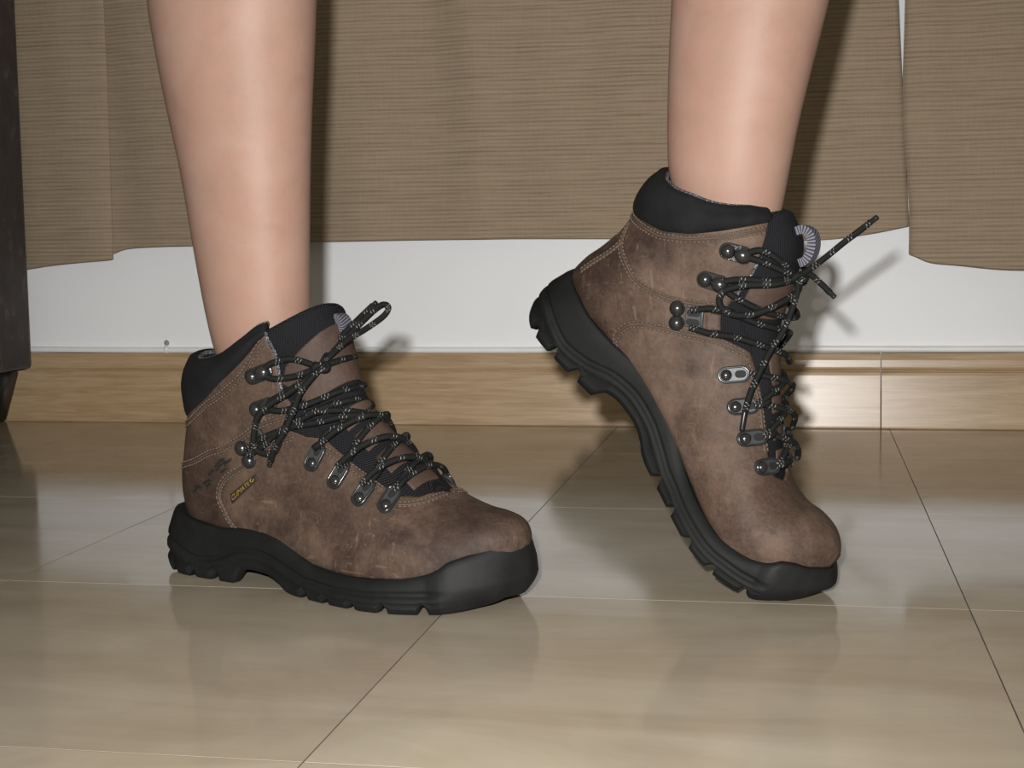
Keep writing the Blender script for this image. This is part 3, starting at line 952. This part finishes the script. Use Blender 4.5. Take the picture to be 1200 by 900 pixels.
def seam(B, pts, rows=(-.0017, .0017), parent=None, edge=0.0, pitch=.0029):
    """a raised leather edge with rows of stitches beside it"""
    pa = surf_path(B, pts, .0002)
    par = parent or B.upper
    if edge is not None:
        v, f, uv = tube_data([p for p, n in pa], .0008, 6)
        mesh_obj('seam_edge', v, f, M['edge'], par)
    # resample by length
    acc = [0.0]
    for (a, _), (b, _) in zip(pa, pa[1:]): acc.append(acc[-1]+(b-a).length)
    def samp(t):
        import bisect
        i = max(0, min(len(acc)-2, bisect.bisect(acc, t)-1))
        f = (t-acc[i])/max(1e-9, acc[i+1]-acc[i])
        p = pa[i][0].lerp(pa[i+1][0], f); n = pa[i][1].lerp(pa[i+1][1], f).normalized()
        tg = (pa[i+1][0]-pa[i][0]).normalized()
        return p, n, tg
    vs, fs = [], []
    for r in rows:
        t = .0005
        while t < acc[-1]-pitch:
            pp = []
            for k in (0, .33, .66, 1):
                p, n, tg = samp(t + k*pitch*.72)
                lat = n.cross(tg)
                pp.append(p + lat*(r + .00018*(k-.5)) + n*(.0003 + .00035*math.sin(PI*k)))
            v, f, _ = tube_data(pp, .00058, 5)
            o = len(vs); vs += v; fs += [tuple(x+o for x in q) for q in f]
            t += pitch
    st = mesh_obj('stitching', vs, fs, M['thread'], par)
    st['kind'] = 'stuff'
    return st

# shared hardware meshes -------------------------------------------------
def stadium(D, r, z0, z1, bev=.0004, n=10):
    bm = bmesh.new()
    ring = []
    for k in range(n+1):
        a = -PI/2 + PI*k/n
        ring.append((D/2+r*math.cos(a), r*math.sin(a)))
    for k in range(n+1):
        a = PI/2 + PI*k/n
        ring.append((-D/2+r*math.cos(a), r*math.sin(a)))
    lo = [bm.verts.new((x, y, z0)) for x, y in ring]
    sc = 1-bev/r
    m = [bm.verts.new((x, y, z1-bev)) for x, y in ring]
    hi = [bm.verts.new((x*sc, y*sc, z1)) for x, y in ring]
    k = len(ring)
    for a, b in ((lo, m), (m, hi)):
        for i in range(k):
            bm.faces.new((a[i], a[(i+1) % k], b[(i+1) % k], b[i]))
    bm.faces.new(hi); bm.faces.new(list(reversed(lo)))
    return bm, ring

def dome(r, h, neck=0.0, sx=1.0):
    prof = [(r*.62, -.0008), (r*.62, neck)] if neck else [(r, -.0006)]
    prof += [(r*math.cos(a), neck + h*math.sin(a)) for a in [math.radians(d) for d in (0 if not neck else -25, 0, 18, 36, 54, 72, 84)]]
    bm = bmesh.new()
    seg = 18
    R = [[bm.verts.new((x*math.cos(2*PI*k/seg)*sx, x*math.sin(2*PI*k/seg), z)) for k in range(seg)] for x, z in prof]
    for a, b in zip(R, R[1:]):
        for k in range(seg): bm.faces.new((a[k], a[(k+1) % seg], b[(k+1) % seg], b[k]))
    t = bm.verts.new((0, 0, prof[-1][1]+h*.006))
    for k in range(seg): bm.faces.new((R[-1][k], R[-1][(k+1) % seg], t))
    bm.faces.new(list(reversed(R[0])))
    return bm

def data_of(bm, name, mat, smooth=True):
    bmesh.ops.recalc_face_normals(bm, faces=bm.faces)
    me = bpy.data.meshes.new(name); bm.to_mesh(me); bm.free()
    if smooth: me.polygons.foreach_set('use_smooth', [True]*len(me.polygons))
    me.materials.append(mat)
    return me

HW = {}
def hardware():
    bm, _ = stadium(.0100, .0052, -.0012, .0011)
    HW['hook_plate'] = data_of(bm, 'lace_hook', M['enamel'], False)
    HW['rivet'] = data_of(dome(.0046, .0040), 'rivet', M['enamel'])
    HW['hook_tip'] = data_of(dome(.0048, .0038, .0026, 1.12), 'hook_tip', M['enamel'])
    bm, ring = stadium(.0100, .0049, -.0012, .0010)
    HW['eye_plate'] = data_of(bm, 'lace_eyelet', M['gunmetal'], False)
    path = [Vector((x*.93, y*.93, .0012)) for x, y in ring]
    v, f, _ = tube_data(path, .0008, 6, closed=True)
    me = bpy.data.meshes.new('eyelet_rim'); me.from_pydata([tuple(q) for q in v], [], f); me.materials.append(M['enamel'])
    me.polygons.foreach_set('use_smooth', [True]*len(me.polygons)); HW['eye_rim'] = me
    HW['eye_rivet'] = data_of(dome(.0036, .0024), 'rivet', M['enamel'])
    bm, _ = stadium(.0024, .0023, .0008, .0014, .0002)
    HW['eye_hole'] = data_of(bm, 'lace_hole', M['hole'], False)
    # ankle buckle: frame with two slots
    bm = bevel_box(-.0058, .0058, -.0060, .0060, -.001, .0011, .0006, 2)
    HW['buckle'] = data_of(bm, 'ankle_buckle', M['gunmetal'], False)
    bm, _ = stadium(.0045, .0021, .0008, .0014, .0002)
    HW['slot'] = data_of(bm, 'buckle_slot', M['hole'], False)
    bm = bevel_box(-.0009, .0009, -.0066, .0066, .0006, .0024, .0006, 2)
    HW['bar'] = data_of(bm, 'buckle_bar', M['gunmetal'])
    HW['big_rivet'] = data_of(dome(.0050, .0044), 'rivet', M['enamel'])

def put(me, B, mat4, parent=None):
    o = bpy.data.objects.new(me.name.split('.')[0], me)
    link(o, parent or B.root)
    o.matrix_local = mat4
    return o

def frame_on(B, a, b, off, at_mid=True):
    p1, p2 = B.at(*a, off), B.at(*b, off)
    n = (B.N(*a)+B.N(*b)).normalized()
    t = (p2-p1); t = (t - n*t.dot(n)).normalized()
    s = n.cross(t)
    c = (p1+p2)/2 if at_mid else p1
    return Matrix(((t.x, s.x, n.x, c.x), (t.y, s.y, n.y, c.y), (t.z, s.z, n.z, c.z), (0, 0, 0, 1)))

def T(x=0, y=0, z=0):
    return Matrix.Translation((x, y, z))

def add_hook(B, a, b):
    o = put(HW['hook_plate'], B, frame_on(B, a, b, .0012))
    put(HW['rivet'], B, T(-.0048, 0, .0010), o)
    put(HW['hook_tip'], B, T(.0046, 0, .0010), o)

def add_eyelet(B, a, b):
    o = put(HW['eye_plate'], B, frame_on(B, a, b, .0014))
    put(HW['eye_rim'], B, T(), o)
    put(HW['eye_rivet'], B, T(-.0046, 0, .0009), o)
    put(HW['eye_hole'], B, T(.0042, 0, 0), o)

def add_lock(B, a, b, side):
    """two rivets one above the other and a slotted buckle towards the laces"""
    m = ((a[0]+b[0])/2, (a[1]+b[1])/2)
    tgt = (m[0], m[1] + (.16 if side > 0 else -.16))
    fr = frame_on(B, m, tgt, .0012)
    fr.translation = B.at(tgt[0], m[1]+(.155 if side > 0 else -.155), .0012)
    o = put(HW['buckle'], B, fr)
    put(HW['slot'], B, T(-.0005, .0029, 0), o); put(HW['slot'], B, T(-.0005, -.0029, 0), o)
    put(HW['bar'], B, T(.0052, 0, 0), o)
    inv = fr.inverted()
    for q in (a, b):
        p = inv @ B.at(*q, .0012)
        put(HW['big_rivet'], B, T(p.x, p.y, .0), o)

def lace_tube(paths, B, tips=(), rad=.00205):
    vs, fs, uv = [], [], []
    for p in paths:
        q = smooth_path(p, 7)
        v, f, w = tube_data(q, rad, 8)
        o = len(vs); vs += v; fs += [tuple(x+o for x in k) for k in f]; uv += w
    o = mesh_obj('lace', vs, fs, M['lace'], B.root, uvs=uv)
    o['label'] = 'black lace flecked with white'
    for p in tips:
        q = smooth_path(p, 5)
        v, f, _ = tube_data(q, .0017, 8)
        mesh_obj('lace_tip', v, f, M['lace_tip'], o)
    return o

def over(B, a, b, h0=.0034, hm=.0062, bow=0.0):
    """lace from anchor a=(u,phi) on one side across the tongue to b on the other side"""
    pa = a; pb = (b[0], b[1] if b[1] < 0 else b[1]-2*PI)
    out = []
    for t in (0, .2, .38, .5, .62, .8, 1):
        u = pa[0]+(pb[0]-pa[0])*t; ph = pa[1]+(pb[1]-pa[1])*t
        h = h0 + (hm-h0)*math.sin(PI*t)
        out.append(B.at(u, ph, h))
    return out

def knot(B, c, r, name='knot'):
    """a small overhand knot: a few turns of lace"""
    pts = []
    for k in range(40):
        a = 2*PI*k/40
        pts.append(Vector((math.sin(a)+2*math.sin(2*a), math.cos(a)-2*math.cos(2*a), -math.sin(3*a)))*r/3 + Vector(c))
    v, f, uv = tube_data(pts, .0021, 8, closed=True)
    o = mesh_obj('lace_knot', v, f, M['lace'], B.root, uvs=uv)
    return o

def build_details(B, d):
    hardware() if not HW else None
    collar_pad(B)
    B.tng = build_tongue(B)
    for nm, poly in d['tabs']:
        patch(B, 'tongue_tab', poly, M['tab_leather'], .0009, B.tng, tongue=True)
    for s in (-1, 1):
        patch(B, 'webbing', both(d['web'], s), M['mesh'], .0013, B.root)
        patch(B, 'heel_panel', both(d['heel'], s), M['heel_leather'], .0005, B.root, rim=.0009)
        for a, b in d['hooks']: add_hook(B, *both([a, b], s))
        e = d['eye']
        for i in range(0, 8, 2): add_eyelet(B, *both([e[i], e[i+1]], s))
        add_lock(B, *both(d['lock'], s), s)
        if 'tab' in d: patch(B, 'strap_tab', both(d['tab'], s), M['leather'], .0022, B.root, rim=.0010)
        for sm in d['seams']: seam(B, both(sm, s), d.get('rows', (-.0017, .0017)))
        # speckled piping down the lacing edge of the cuff
        pts = [B.at(u, (PI-B.opening(u))*s, -.0002) for u in [12.4 + (d['pipe']-12.4)*k/24 for k in range(25)]]
        v, f, uv = tube_data(pts, .0011, 6)
        mesh_obj('piping', v, f, M['lining'], B.upper)
    # lacing
    e = d['eye']
    near = [e[1], e[3], e[5], e[7]]            # top pair first
    far = [(u, -ph) for u, ph in near]
    paths = [over(B, near[3], far[3], .0030, .0050)]
    for i in range(3, 0, -1):
        paths.append(over(B, near[i], far[i-1], .0034, .0056))
        paths.append(over(B, (far[i][0], -far[i][1]), (near[i-1][0], -near[i-1][1]), .0034, .0078)[::-1] if False else [Vector((p.x, -p.y + 2*_mid(B, p), p.z)) for p in over(B, near[i], far[i-1], .0034, .0080)])
        paths.append([B.at(near[i][0], near[i][1]+.02, .0026), B.at(near[i][0]-.05, near[i][1]-.08, .0046), B.at(near[i][0], near[i][1]-.2, .0044)])
    for q in d['free']:
        paths.append([Vector(p) for p in q])
    lace_tube(paths, B, d['tips'])
    knot(B, d['knot'], .0052)
    # pull loop on top of the tongue
    pl = smooth_path([(x, 0, z) for x, z in d['pull']], 6)
    vs, fs, uv = [], [], []
    for i, p in enumerate(pl):
        a = pl[max(0, i-1)]; b = pl[min(len(pl)-1, i+1)]
        tg = (b-a).normalized(); n = Vector((-tg.z, 0, tg.x))*.0026
        for y, k in ((-.0048, 1), (.0048, 1), (.0048, -1), (-.0048, -1)):
            vs.append(p + n*k + Vector((0, y+d['pull_y'], 0))); uv.append((i*.9, 0.0 if y < 0 else 1.0))
    m = len(pl)
    for i in range(m-1):
        for k in range(4):
            fs.append((i*4+k, i*4+(k+1) % 4, (i+1)*4+(k+1) % 4, (i+1)*4+k))
    fs += [(3, 2, 1, 0), tuple((m-1)*4+k for k in range(4))]
    mesh_obj('pull_loop', vs, fs, M['pull'], B.tng, smooth=False, uvs=uv)['label'] = 'grey zigzag stitched pull loop'

def _mid(B, p):
    return -.003*B.sign*0.0

def deg(x): return math.radians(x)
def tq(u0, u1, w0, w1=None, c=0):
    """a quad on the tongue, centred"""
    w1 = w1 if w1 is not None else w0
    return [(u0, PI+deg(c-w0)), (u1, PI+deg(c-w1)), (u1, PI+deg(c+w1)), (u0, PI+deg(c+w0))]

# -- boot standing flat
BOOT_R.pad_low = [(0, 15.5), (.9, 15.3), (1.27, 15.45), (1.48, 15.8), (1.73, 16.5), (1.9, 17.3), (2.0, 17.9), (2.12, 18.2)]
BOOT_R.pad_top = [(0, 18.15), (1.1, 17.9), (1.45, 17.85), (1.69, 18.40), (1.98, 18.85), (2.12, 18.7)]
BOOT_R.puff = .0030
BOOT_R.tongue = [(4.7, -.003), (6, .0005), (9, .001), (12, .0015), (15, .002), (17, .003), (18.4, .003)]
BOOT_R.tongue_top = 18.0
KR = (.1502, -.0245, .1446)
build_details(BOOT_R, dict(
    tabs=[('t', tq(5.6, 6.2, 16, None, 8)), ('t', tq(6.5, 7.25, 18, None, 9)), ('t', tq(7.55, 8.3, 19, None, 9)), ('t', tq(8.6, 9.4, 20, None, 9)),
          ('t', [(10.6, PI-deg(40)), (13, PI-deg(52)), (14.2, PI-deg(44)), (14.9, PI-deg(25)), (15.5, PI-deg(8)), (15.7, PI+deg(5)), (15.4, PI+deg(20)), (14.8, PI+deg(36)), (14.0, PI+deg(50)), (13, PI+deg(54)), (10.6, PI+deg(40))])],
    web=[(11.03, -2.30), (10.79, -2.215), (10.17, -2.195), (9.53, -2.276), (9.12, -2.369), (9.3, -2.42), (11.0, -2.36)],
    hooks=[((14.93, -1.865), (14.58, -2.068)), ((12.53, -1.911), (12.13, -2.068))],
    lock=[(11.22, -1.759), (10.48, -1.787)],
    eye=[(8.67, -2.138), (8.86, -2.30), (7.69, -2.149), (7.78, -2.344), (6.72, -2.153), (6.74, -2.378), (5.87, -2.245), (5.94, -2.50)],
    seams=[[(13.3, -.55), (13.0, -.9), (12.7, -1.128), (12.38, -1.386), (11.98, -1.558), (11.68, -1.759), (11.62, -1.897), (11.28, -2.073), (10.96, -2.197)],
           [(9.32, -1.003), (9.82, -1.264), (10.42, -1.401), (10.72, -1.546), (10.52, -1.717), (10.43, -1.872), (10.24, -2.022), (9.88, -2.188)],
           [(15.1, -.3), (14.9, -.9), (15.08, -1.33), (15.13, -1.56), (15.65, -1.798), (17.22, -1.984), (17.78, -2.07)],
           [(5.61, -2.379), (5.30, -2.492), (5.05, -2.659), (4.93, -2.852), (4.88, -3.10)],
           [(9.1, -2.30), (8.2, -2.36), (7.2, -2.40), (6.3, -2.42)]],
    heel=[(13.25, -.03), (13.25, -.55), (12.98, -.9), (12.66, -1.128), (12.32, -1.386), (11.94, -1.55), (11.64, -1.745), (11.5, -1.80), (10.50, -1.80), (10.52, -1.717), (10.70, -1.546), (10.40, -1.401), (9.80, -1.264), (9.32, -1.003), (9.3, -.5), (10.6, -.3), (11.2, -.03)],
    pipe=18.5,
    free=[[KR, (.1492, -.012, .1519), (.1634, -.010, .1646), (.1802, -.008, .1788), (.1892, -.008, .1837), (.1932, -.008, .1816), (.1905, -.010, .1764), (.1776, -.012, .1683), (.1631, -.014, .1605), (.1514, -.018, .1497), KR],
          [KR, (.1456, -.006, .1565), (.1583, -.002, .1694), (.1761, -.002, .1827)],
          [(.1493, -.0243, .1439), (.1428, -.0295, .1365), (.1325, -.0345, .1283), (.1209, -.040, .1209), (.1126, -.0425, .1125), (.1079, -.0410, .1024), (.1066, -.0400, .0937), (.1108, -.0385, .0895), (.1195, -.0365, .0895), (.1241, -.0352, .0965), (.1290, -.0352, .1056), (.1351, -.0350, .1179), (.1420, -.0320, .1312), (.1494, -.027, .1418)],
          [(.1504, -.0261, .1429), (.1427, -.0345, .1295), (.1378, -.0370, .1164), (.1303, -.0378, .1032), (.1233, -.0382, .0945), (.1158, -.0352, .0835)],
          [(.1100, -.0378, .1415), (.1135, -.0369, .1425), (.1197, -.035, .1469), (.1324, -.0301, .1495), KR],
          [(.1100, -.0378, .1400), (.1131, -.0368, .1393), (.1204, -.0343, .1368), (.1347, -.0294, .1388), KR],
          [KR, (.1551, -.0097, .1482), (.1490, .012, .1482), (.1260, .0320, .1440)],
          [(.1120, -.0362, .1205), (.1153, -.0358, .1217), (.1321, -.0322, .1304), (.1486, -.0245, .1426)],
          [(.1120, -.0362, .1190), (.1150, -.0356, .1174), (.1251, -.0330, .1166), (.1423, -.0270, .1212), (.1560, -.0144, .1283), (.1590, .0020, .1300), (.1480, .0220, .1290), (.1250, .0340, .1230)],
          [(.0990, -.0384, .0870), (.1018, -.0378, .0879), (.1098, -.0356, .0929), (.1214, -.0332, .1025), (.1360, -.0292, .1105), (.1521, -.0218, .1193), (.1625, -.0040, .1230), (.1520, .0180, .1190), (.1270, .0330, .1060)],
          [(.0979, -.0386, .0911), (.1101, -.0358, .0984), (.1302, -.0314, .1059), (.1483, -.0260, .1096), (.1645, -.0145, .1136), (.1690, .0020, .1120), (.1600, .0200, .1040)],
          [BOOT_R.at(8.86, -2.30, .003), (.1560, -.0250, .1040), (.1680, -.0100, .1120), (.1640, .0100, .1170), (.1480, .0240, .1180)],
          [BOOT_R.at(8.86, 2.30, .003), (.1600, .0180, .1060), (.1690, .0010, .1130), (.1590, -.0170, .1170), (.1400, -.0285, .1150)]],
    tips=[[(.1155, -.0352, .0830), (.1150, -.0350, .0815), (.1146, -.0349, .0803)], [(.1758, -.002, .1825), (.1772, -.002, .1835), (.1788, -.002, .1846)]],
    knot=KR, pull=[(.1430, .1745), (.1462, .1735), (.1485, .1700), (.1486, .1660), (.1468, .1628), (.1445, .1612)], pull_y=.003))
# woven tag with its lettering, and the dark side emblem
def surf_quad(B, c, x, y, off):
    (u0, p0), (u1, p1), (u2, p2), (u3, p3) = c    # top-left, top-right, bottom-right, bottom-left
    u = (u0*(1-x)+u1*x)*(1-y) + (u3*(1-x)+u2*x)*y
    p = (p0*(1-x)+p1*x)*(1-y) + (p3*(1-x)+p2*x)*y
    return B.at(u, p, off)
TAGQ = [(10.05, -1.52), (9.88, -1.758), (9.71, -1.75), (9.79, -1.455)]
tg = patch(BOOT_R, 'woven_tag', TAGQ, M['tag'], .0010, BOOT_R.root, step=.06)
tg['label'] = 'small dark tag with yellow lettering'
fc = bpy.data.curves.new('tag_text', 'FONT'); fc.body = 'CLIMATE'; fc.resolution_u = 2
fo = bpy.data.objects.new('tag_text', fc); COL.objects.link(fo)
bpy.context.view_layer.update()
tm = fo.evaluated_get(bpy.context.evaluated_depsgraph_get()).to_mesh()
xs = [v.co.x for v in tm.vertices]; ys = [v.co.y for v in tm.vertices]
x0, x1, y0, y1 = min(xs), max(xs), min(ys), max(ys)
tv = []
for v in tm.vertices:
    fx = (v.co.x-x0)/(x1-x0); fy = (v.co.y-y0)/(y1-y0)
    tv.append(surf_quad(BOOT_R, TAGQ, .07+.69*fx, .80-.60*fy, .00125))
tf = [tuple(p.vertices) for p in tm.polygons]
bpy.data.objects.remove(fo, do_unlink=True)
ringp = [surf_quad(BOOT_R, TAGQ, .865+.055*math.cos(a), .45+.30*math.sin(a), .0013) for a in [2*PI*k/14 for k in range(11)]]
v_, f_, _ = tube_data(ringp, .00035, 5)
tf += [tuple(i+len(tv) for i in q) for q in f_]; tv += v_
mesh_obj('tag_lettering', tv, tf, M['yellow'], tg, smooth=False)
ev, ef = [], []
for st in ([(11.49, -1.062), (11.46, -1.167), (11.18, -1.234)], [(11.57, -1.113), (11.37, -1.228)], [(11.37, -1.27), (11.23, -1.404)], [(11.17, -1.304), (11.12, -1.392)], [(11.47, -1.37), (11.47, -1.462)],
           [(11.52, -1.475), (11.57, -1.522), (11.48, -1.577), (11.38, -1.559), (11.39, -1.521), (11.33, -1.487)], [(11.28, -1.577), (11.22, -1.644)], [(11.22, -1.574), (11.07, -1.585), (11.11, -1.533)]):
    pa = surf_path(BOOT_R, st, .0008, 6)
    v_, f_, _ = tube_data([p for p, n in pa], .00085, 6)
    ef += [tuple(i+len(ev) for i in q) for q in f_]; ev += v_
em = mesh_obj('side_emblem', ev, ef, M['print'], BOOT_R.upper)
em['label'] = 'dark embroidered emblem near the heel'

# -- boot on tiptoe
BOOT_L.pad_low = [(0, 16.3), (.6, 16.35), (1.05, 16.4), (1.31, 16.3), (1.57, 16.57), (1.87, 17.15), (2.31, 17.75), (2.74, 18.0), (3.0, 18.1)]
BOOT_L.pad_top = [(0, 18.25), (.5, 18.25), (1.2, 18.5), (1.58, 18.68), (1.86, 18.7), (2.47, 18.75), (2.9, 18.55)]
BOOT_L.puff = .0030
BOOT_L.tongue = [(4.7, -.003), (6, .0015), (9, .003), (12, .003), (13, .004), (15, .0075), (16.5, .0085), (18.3, .0060)]
BOOT_L.tongue_top = 18.25
KL = (.0075, -.0080, .1985)
build_details(BOOT_L, dict(
    tabs=[('t', tq(5.6, 6.1, 9)), ('t', tq(6.45, 7.1, 11)), ('t', tq(7.4, 8.0, 11)), ('t', [(8.35, PI-deg(10)), (9.4, PI-deg(14)), (9.8, PI), (9.4, PI+deg(14)), (8.35, PI+deg(10))]),
          ('t', [(11.5, PI-deg(22)), (12.4, PI-deg(38)), (13.4, PI-deg(36)), (14.0, PI-deg(18)), (14.1, PI), (14.0, PI+deg(18)), (13.4, PI+deg(36)), (12.4, PI+deg(38)), (11.5, PI+deg(22))])],
    web=[(11.73, -2.20), (12.02, -2.327), (11.37, -2.50), (10.4, -2.62), (9.62, -2.66), (9.98, -2.456), (10.48, -2.20)],
    hooks=[((15.79, -2.093), (15.57, -2.314)), ((13.57, -2.014), (13.43, -2.178))],
    lock=[(11.53, -1.907), (10.83, -1.924)],
    tab=[(11.53, -2.160), (11.48, -2.30), (10.68, -2.32), (10.62, -2.180)],
    eye=[(8.96, -2.24), (8.91, -2.508), (8.09, -2.248), (7.91, -2.59), (7.12, -2.31), (6.78, -2.694), (5.99, -2.504), (5.66, -2.90)],
    seams=[[(15.82, -.549), (14.87, -.793), (13.41, -1.288), (12.43, -1.561), (11.96, -1.777), (11.87, -2.037), (11.93, -2.298)],
           [(16.2, -.2), (16.1, -.78), (16.0, -1.108), (15.9, -1.336), (16.10, -1.582), (16.62, -1.879), (17.20, -2.289), (17.50, -2.676)],
           [(9.45, -.70), (9.87, -1.037), (10.29, -1.367), (10.57, -1.576), (10.53, -1.75), (10.37, -1.96), (10.12, -2.262), (9.48, -2.60)],
           [(12.43, -.687), (13.27, -.794), (14.16, -.816), (14.88, -.811)],
           [(9.2, -2.56), (8.3, -2.66), (7.3, -2.72), (6.2, -2.74)]],
    heel=[(14.8, -.03), (14.8, -.793), (13.38, -1.288), (12.40, -1.561), (11.92, -1.777), (11.6, -1.82), (10.6, -1.82), (10.53, -1.75), (10.57, -1.576), (10.29, -1.367), (9.87, -1.037), (9.45, -.70), (9.6, -.4), (10.8, -.25), (11.3, -.03)],
    pipe=18.5,
    free=[[KL, (.0161, -.012, .2031), (.0274, -.014, .2108), (.0396, -.016, .2198), (.0506, -.018, .2272), (.0560, -.019, .2312)],
          [KL, (.0154, -.010, .2005), (.0236, -.012, .1949), (.0300, -.0135, .1894)],
          [KL, (.0085, -.010, .1904), (-.0001, -.0240, .1823), (-.0122, -.0312, .1769), (-.0231, -.0347, .1766), (-.0301, -.0362, .1806), (-.0318, -.037, .1864), (-.0271, -.0376, .1917), (-.0160, -.0343, .1944), (-.0007, -.0246, .195), KL],
          [KL, (.0085, -.012, .1888), (.0062, -.017, .1766), (.0031, -.0207, .1665), (-.0033, -.0249, .1548), (-.0079, -.0293, .1432), (-.0122, -.0348, .1301), (-.0148, -.0380, .1180)],
          [(-.0190, -.0345, .2115), (-.0137, -.0323, .2108), (-.0061, -.0278, .2079), (.0043, -.018, .2018), KL],
          [(-.0190, -.0345, .2120), (-.0144, -.0330, .2140), (-.0075, -.0290, .2152), (.0010, -.0226, .2094), KL],
          [(-.0335, -.0370, .1950), (-.0299, -.0360, .1965), (-.0181, -.0329, .1980), (-.0030, -.0241, .1967), KL],
          [(-.0335, -.0370, .1940), (-.0303, -.0352, .1922), (-.0192, -.0302, .1844), (-.0062, -.0191, .1769), (.0010, .0046, .1731), (-.0060, .0230, .1770), (-.0250, .0345, .1880)],
          [(-.0505, -.0372, .1791), (-.0383, -.0345, .1801), (-.0262, -.0307, .1777), (-.0132, -.0225, .1710), (-.0020, -.0032, .1653), (-.0100, .0230, .1600), (-.0250, .0290, .1450)],
          [(-.0518, -.0367, .1686), (-.0389, -.0332, .1646), (-.0260, -.0285, .1626), (-.0135, -.0225, .1584), (-.0025, -.0041, .1511), (-.0080, .0200, .1440)],
          [KL, (.0075, .0060, .2000), (-.0010, .0230, .2050), (-.0130, .0310, .2100)],
          [KL, (.0060, .0080, .1950), (-.0060, .0260, .1940), (-.0270, .0360, .1950)]],
    tips=[[(.0555, -.0189, .2308), (.0580, -.0195, .2324), (.0604, -.020, .2340)], [(.0296, -.0134, .1898), (.0313, -.0137, .1883), (.0329, -.014, .1868)], [(-.0147, -.0379, .1186), (-.0155, -.0388, .1120), (-.0163, -.0392, .1067)]],
    knot=KL, pull=[(.0060, .2265), (.0105, .2275), (.0148, .2250), (.0164, .2200), (.0155, .2140), (.0125, .2090), (.0085, .2070)], pull_y=-.004))

# ------------------------------------------------------------------ the person's bare legs
def build_person():
    right = [(-.1368, -.5764, .0827, .0300), (-.1375, -.5765, .1173, .0305), (-.1389, -.5768, .1345, .0316), (-.1402, -.5771, .1460, .0322), (-.1423, -.5775, .1603, .0336), (-.1447, -.5779, .1860, .0359), (-.1471, -.5784, .2256, .0392),
             (-.1493, -.5788, .2705, .0432), (-.1517, -.5793, .3094, .0478), (-.1535, -.5796, .3481, .0524), (-.1545, -.5798, .3810, .0555),
             (-.1535, -.580, .420, .0565), (-.148, -.578, .465, .0545), (-.140, -.580, .510, .0560), (-.125, -.584, .580, .0650), (-.105, -.590, .680, .0760), (-.085, -.595, .780, .0840), (-.070, -.598, .860, .0860)]
    left = [(.165, -.5668, .1942, .0284), (.1658, -.5666, .2211, .0291), (.1669, -.5664, .2409, .0312), (.1664, -.5665, .2532, .0339), (.1667, -.5665, .2692, .0365), (.1685, -.5661, .2904, .0386), (.1718, -.5655, .3167, .0413), (.1756, -.5648, .3429, .0440),
            (.1794, -.564, .3690, .0464), (.185, -.566, .410, .0500), (.190, -.572, .455, .0520), (.190, -.580, .500, .0535), (.175, -.588, .570, .0620), (.150, -.594, .670, .0740), (.125, -.597, .775, .0830), (.105, -.598, .860, .0860)]
    pelvis = [(.018, -.598, .790, .10), (.018, -.598, .830, .150), (.018, -.598, .880, .172), (.018, -.596, .940, .170), (.018, -.594, 1.00, .150)]
    vs, fs = [], []
    e1 = Vector((math.cos(_yaw), -math.sin(_yaw), 0)); e2 = Vector((math.sin(_yaw), math.cos(_yaw), 0))
    seg = 40
    for rings, tilt in ((right, -34), (left, -31), (pelvis, None)):
        P = []
        for i in range((len(rings)-1)*4+1):
            P.append(crom(rings, i/4))
        o = len(vs)
        for x, y, z, r in P:
            for k in range(seg):
                a = 2*PI*k/seg
                if tilt is None:
                    p, q = r*math.cos(a), r*.68*math.sin(a)
                else:   # deeper from shin to calf than from side to side
                    th = math.radians(tilt)
                    A, C = r*1.085*math.cos(a), r*.870*math.sin(a)
                    p, q = A*math.cos(th)-C*math.sin(th), A*math.sin(th)+C*math.cos(th)
                vs.append(Vector((x, y, z)) + e1*(p-.0006) + e2*q)
        for i in range(len(P)-1):
            for k in range(seg):
                fs.append((o+i*seg+k, o+i*seg+(k+1) % seg, o+(i+1)*seg+(k+1) % seg, o+(i+1)*seg+k))
        fs.append(tuple(o+k for k in reversed(range(seg)))); fs.append(tuple(o+(len(P)-1)*seg+k for k in range(seg)))
    p = mesh_obj('person', vs, fs, M['skin'])
    tag(p, 'bare legged person mid-step wearing the brown hiking boots', 'person')
build_person()
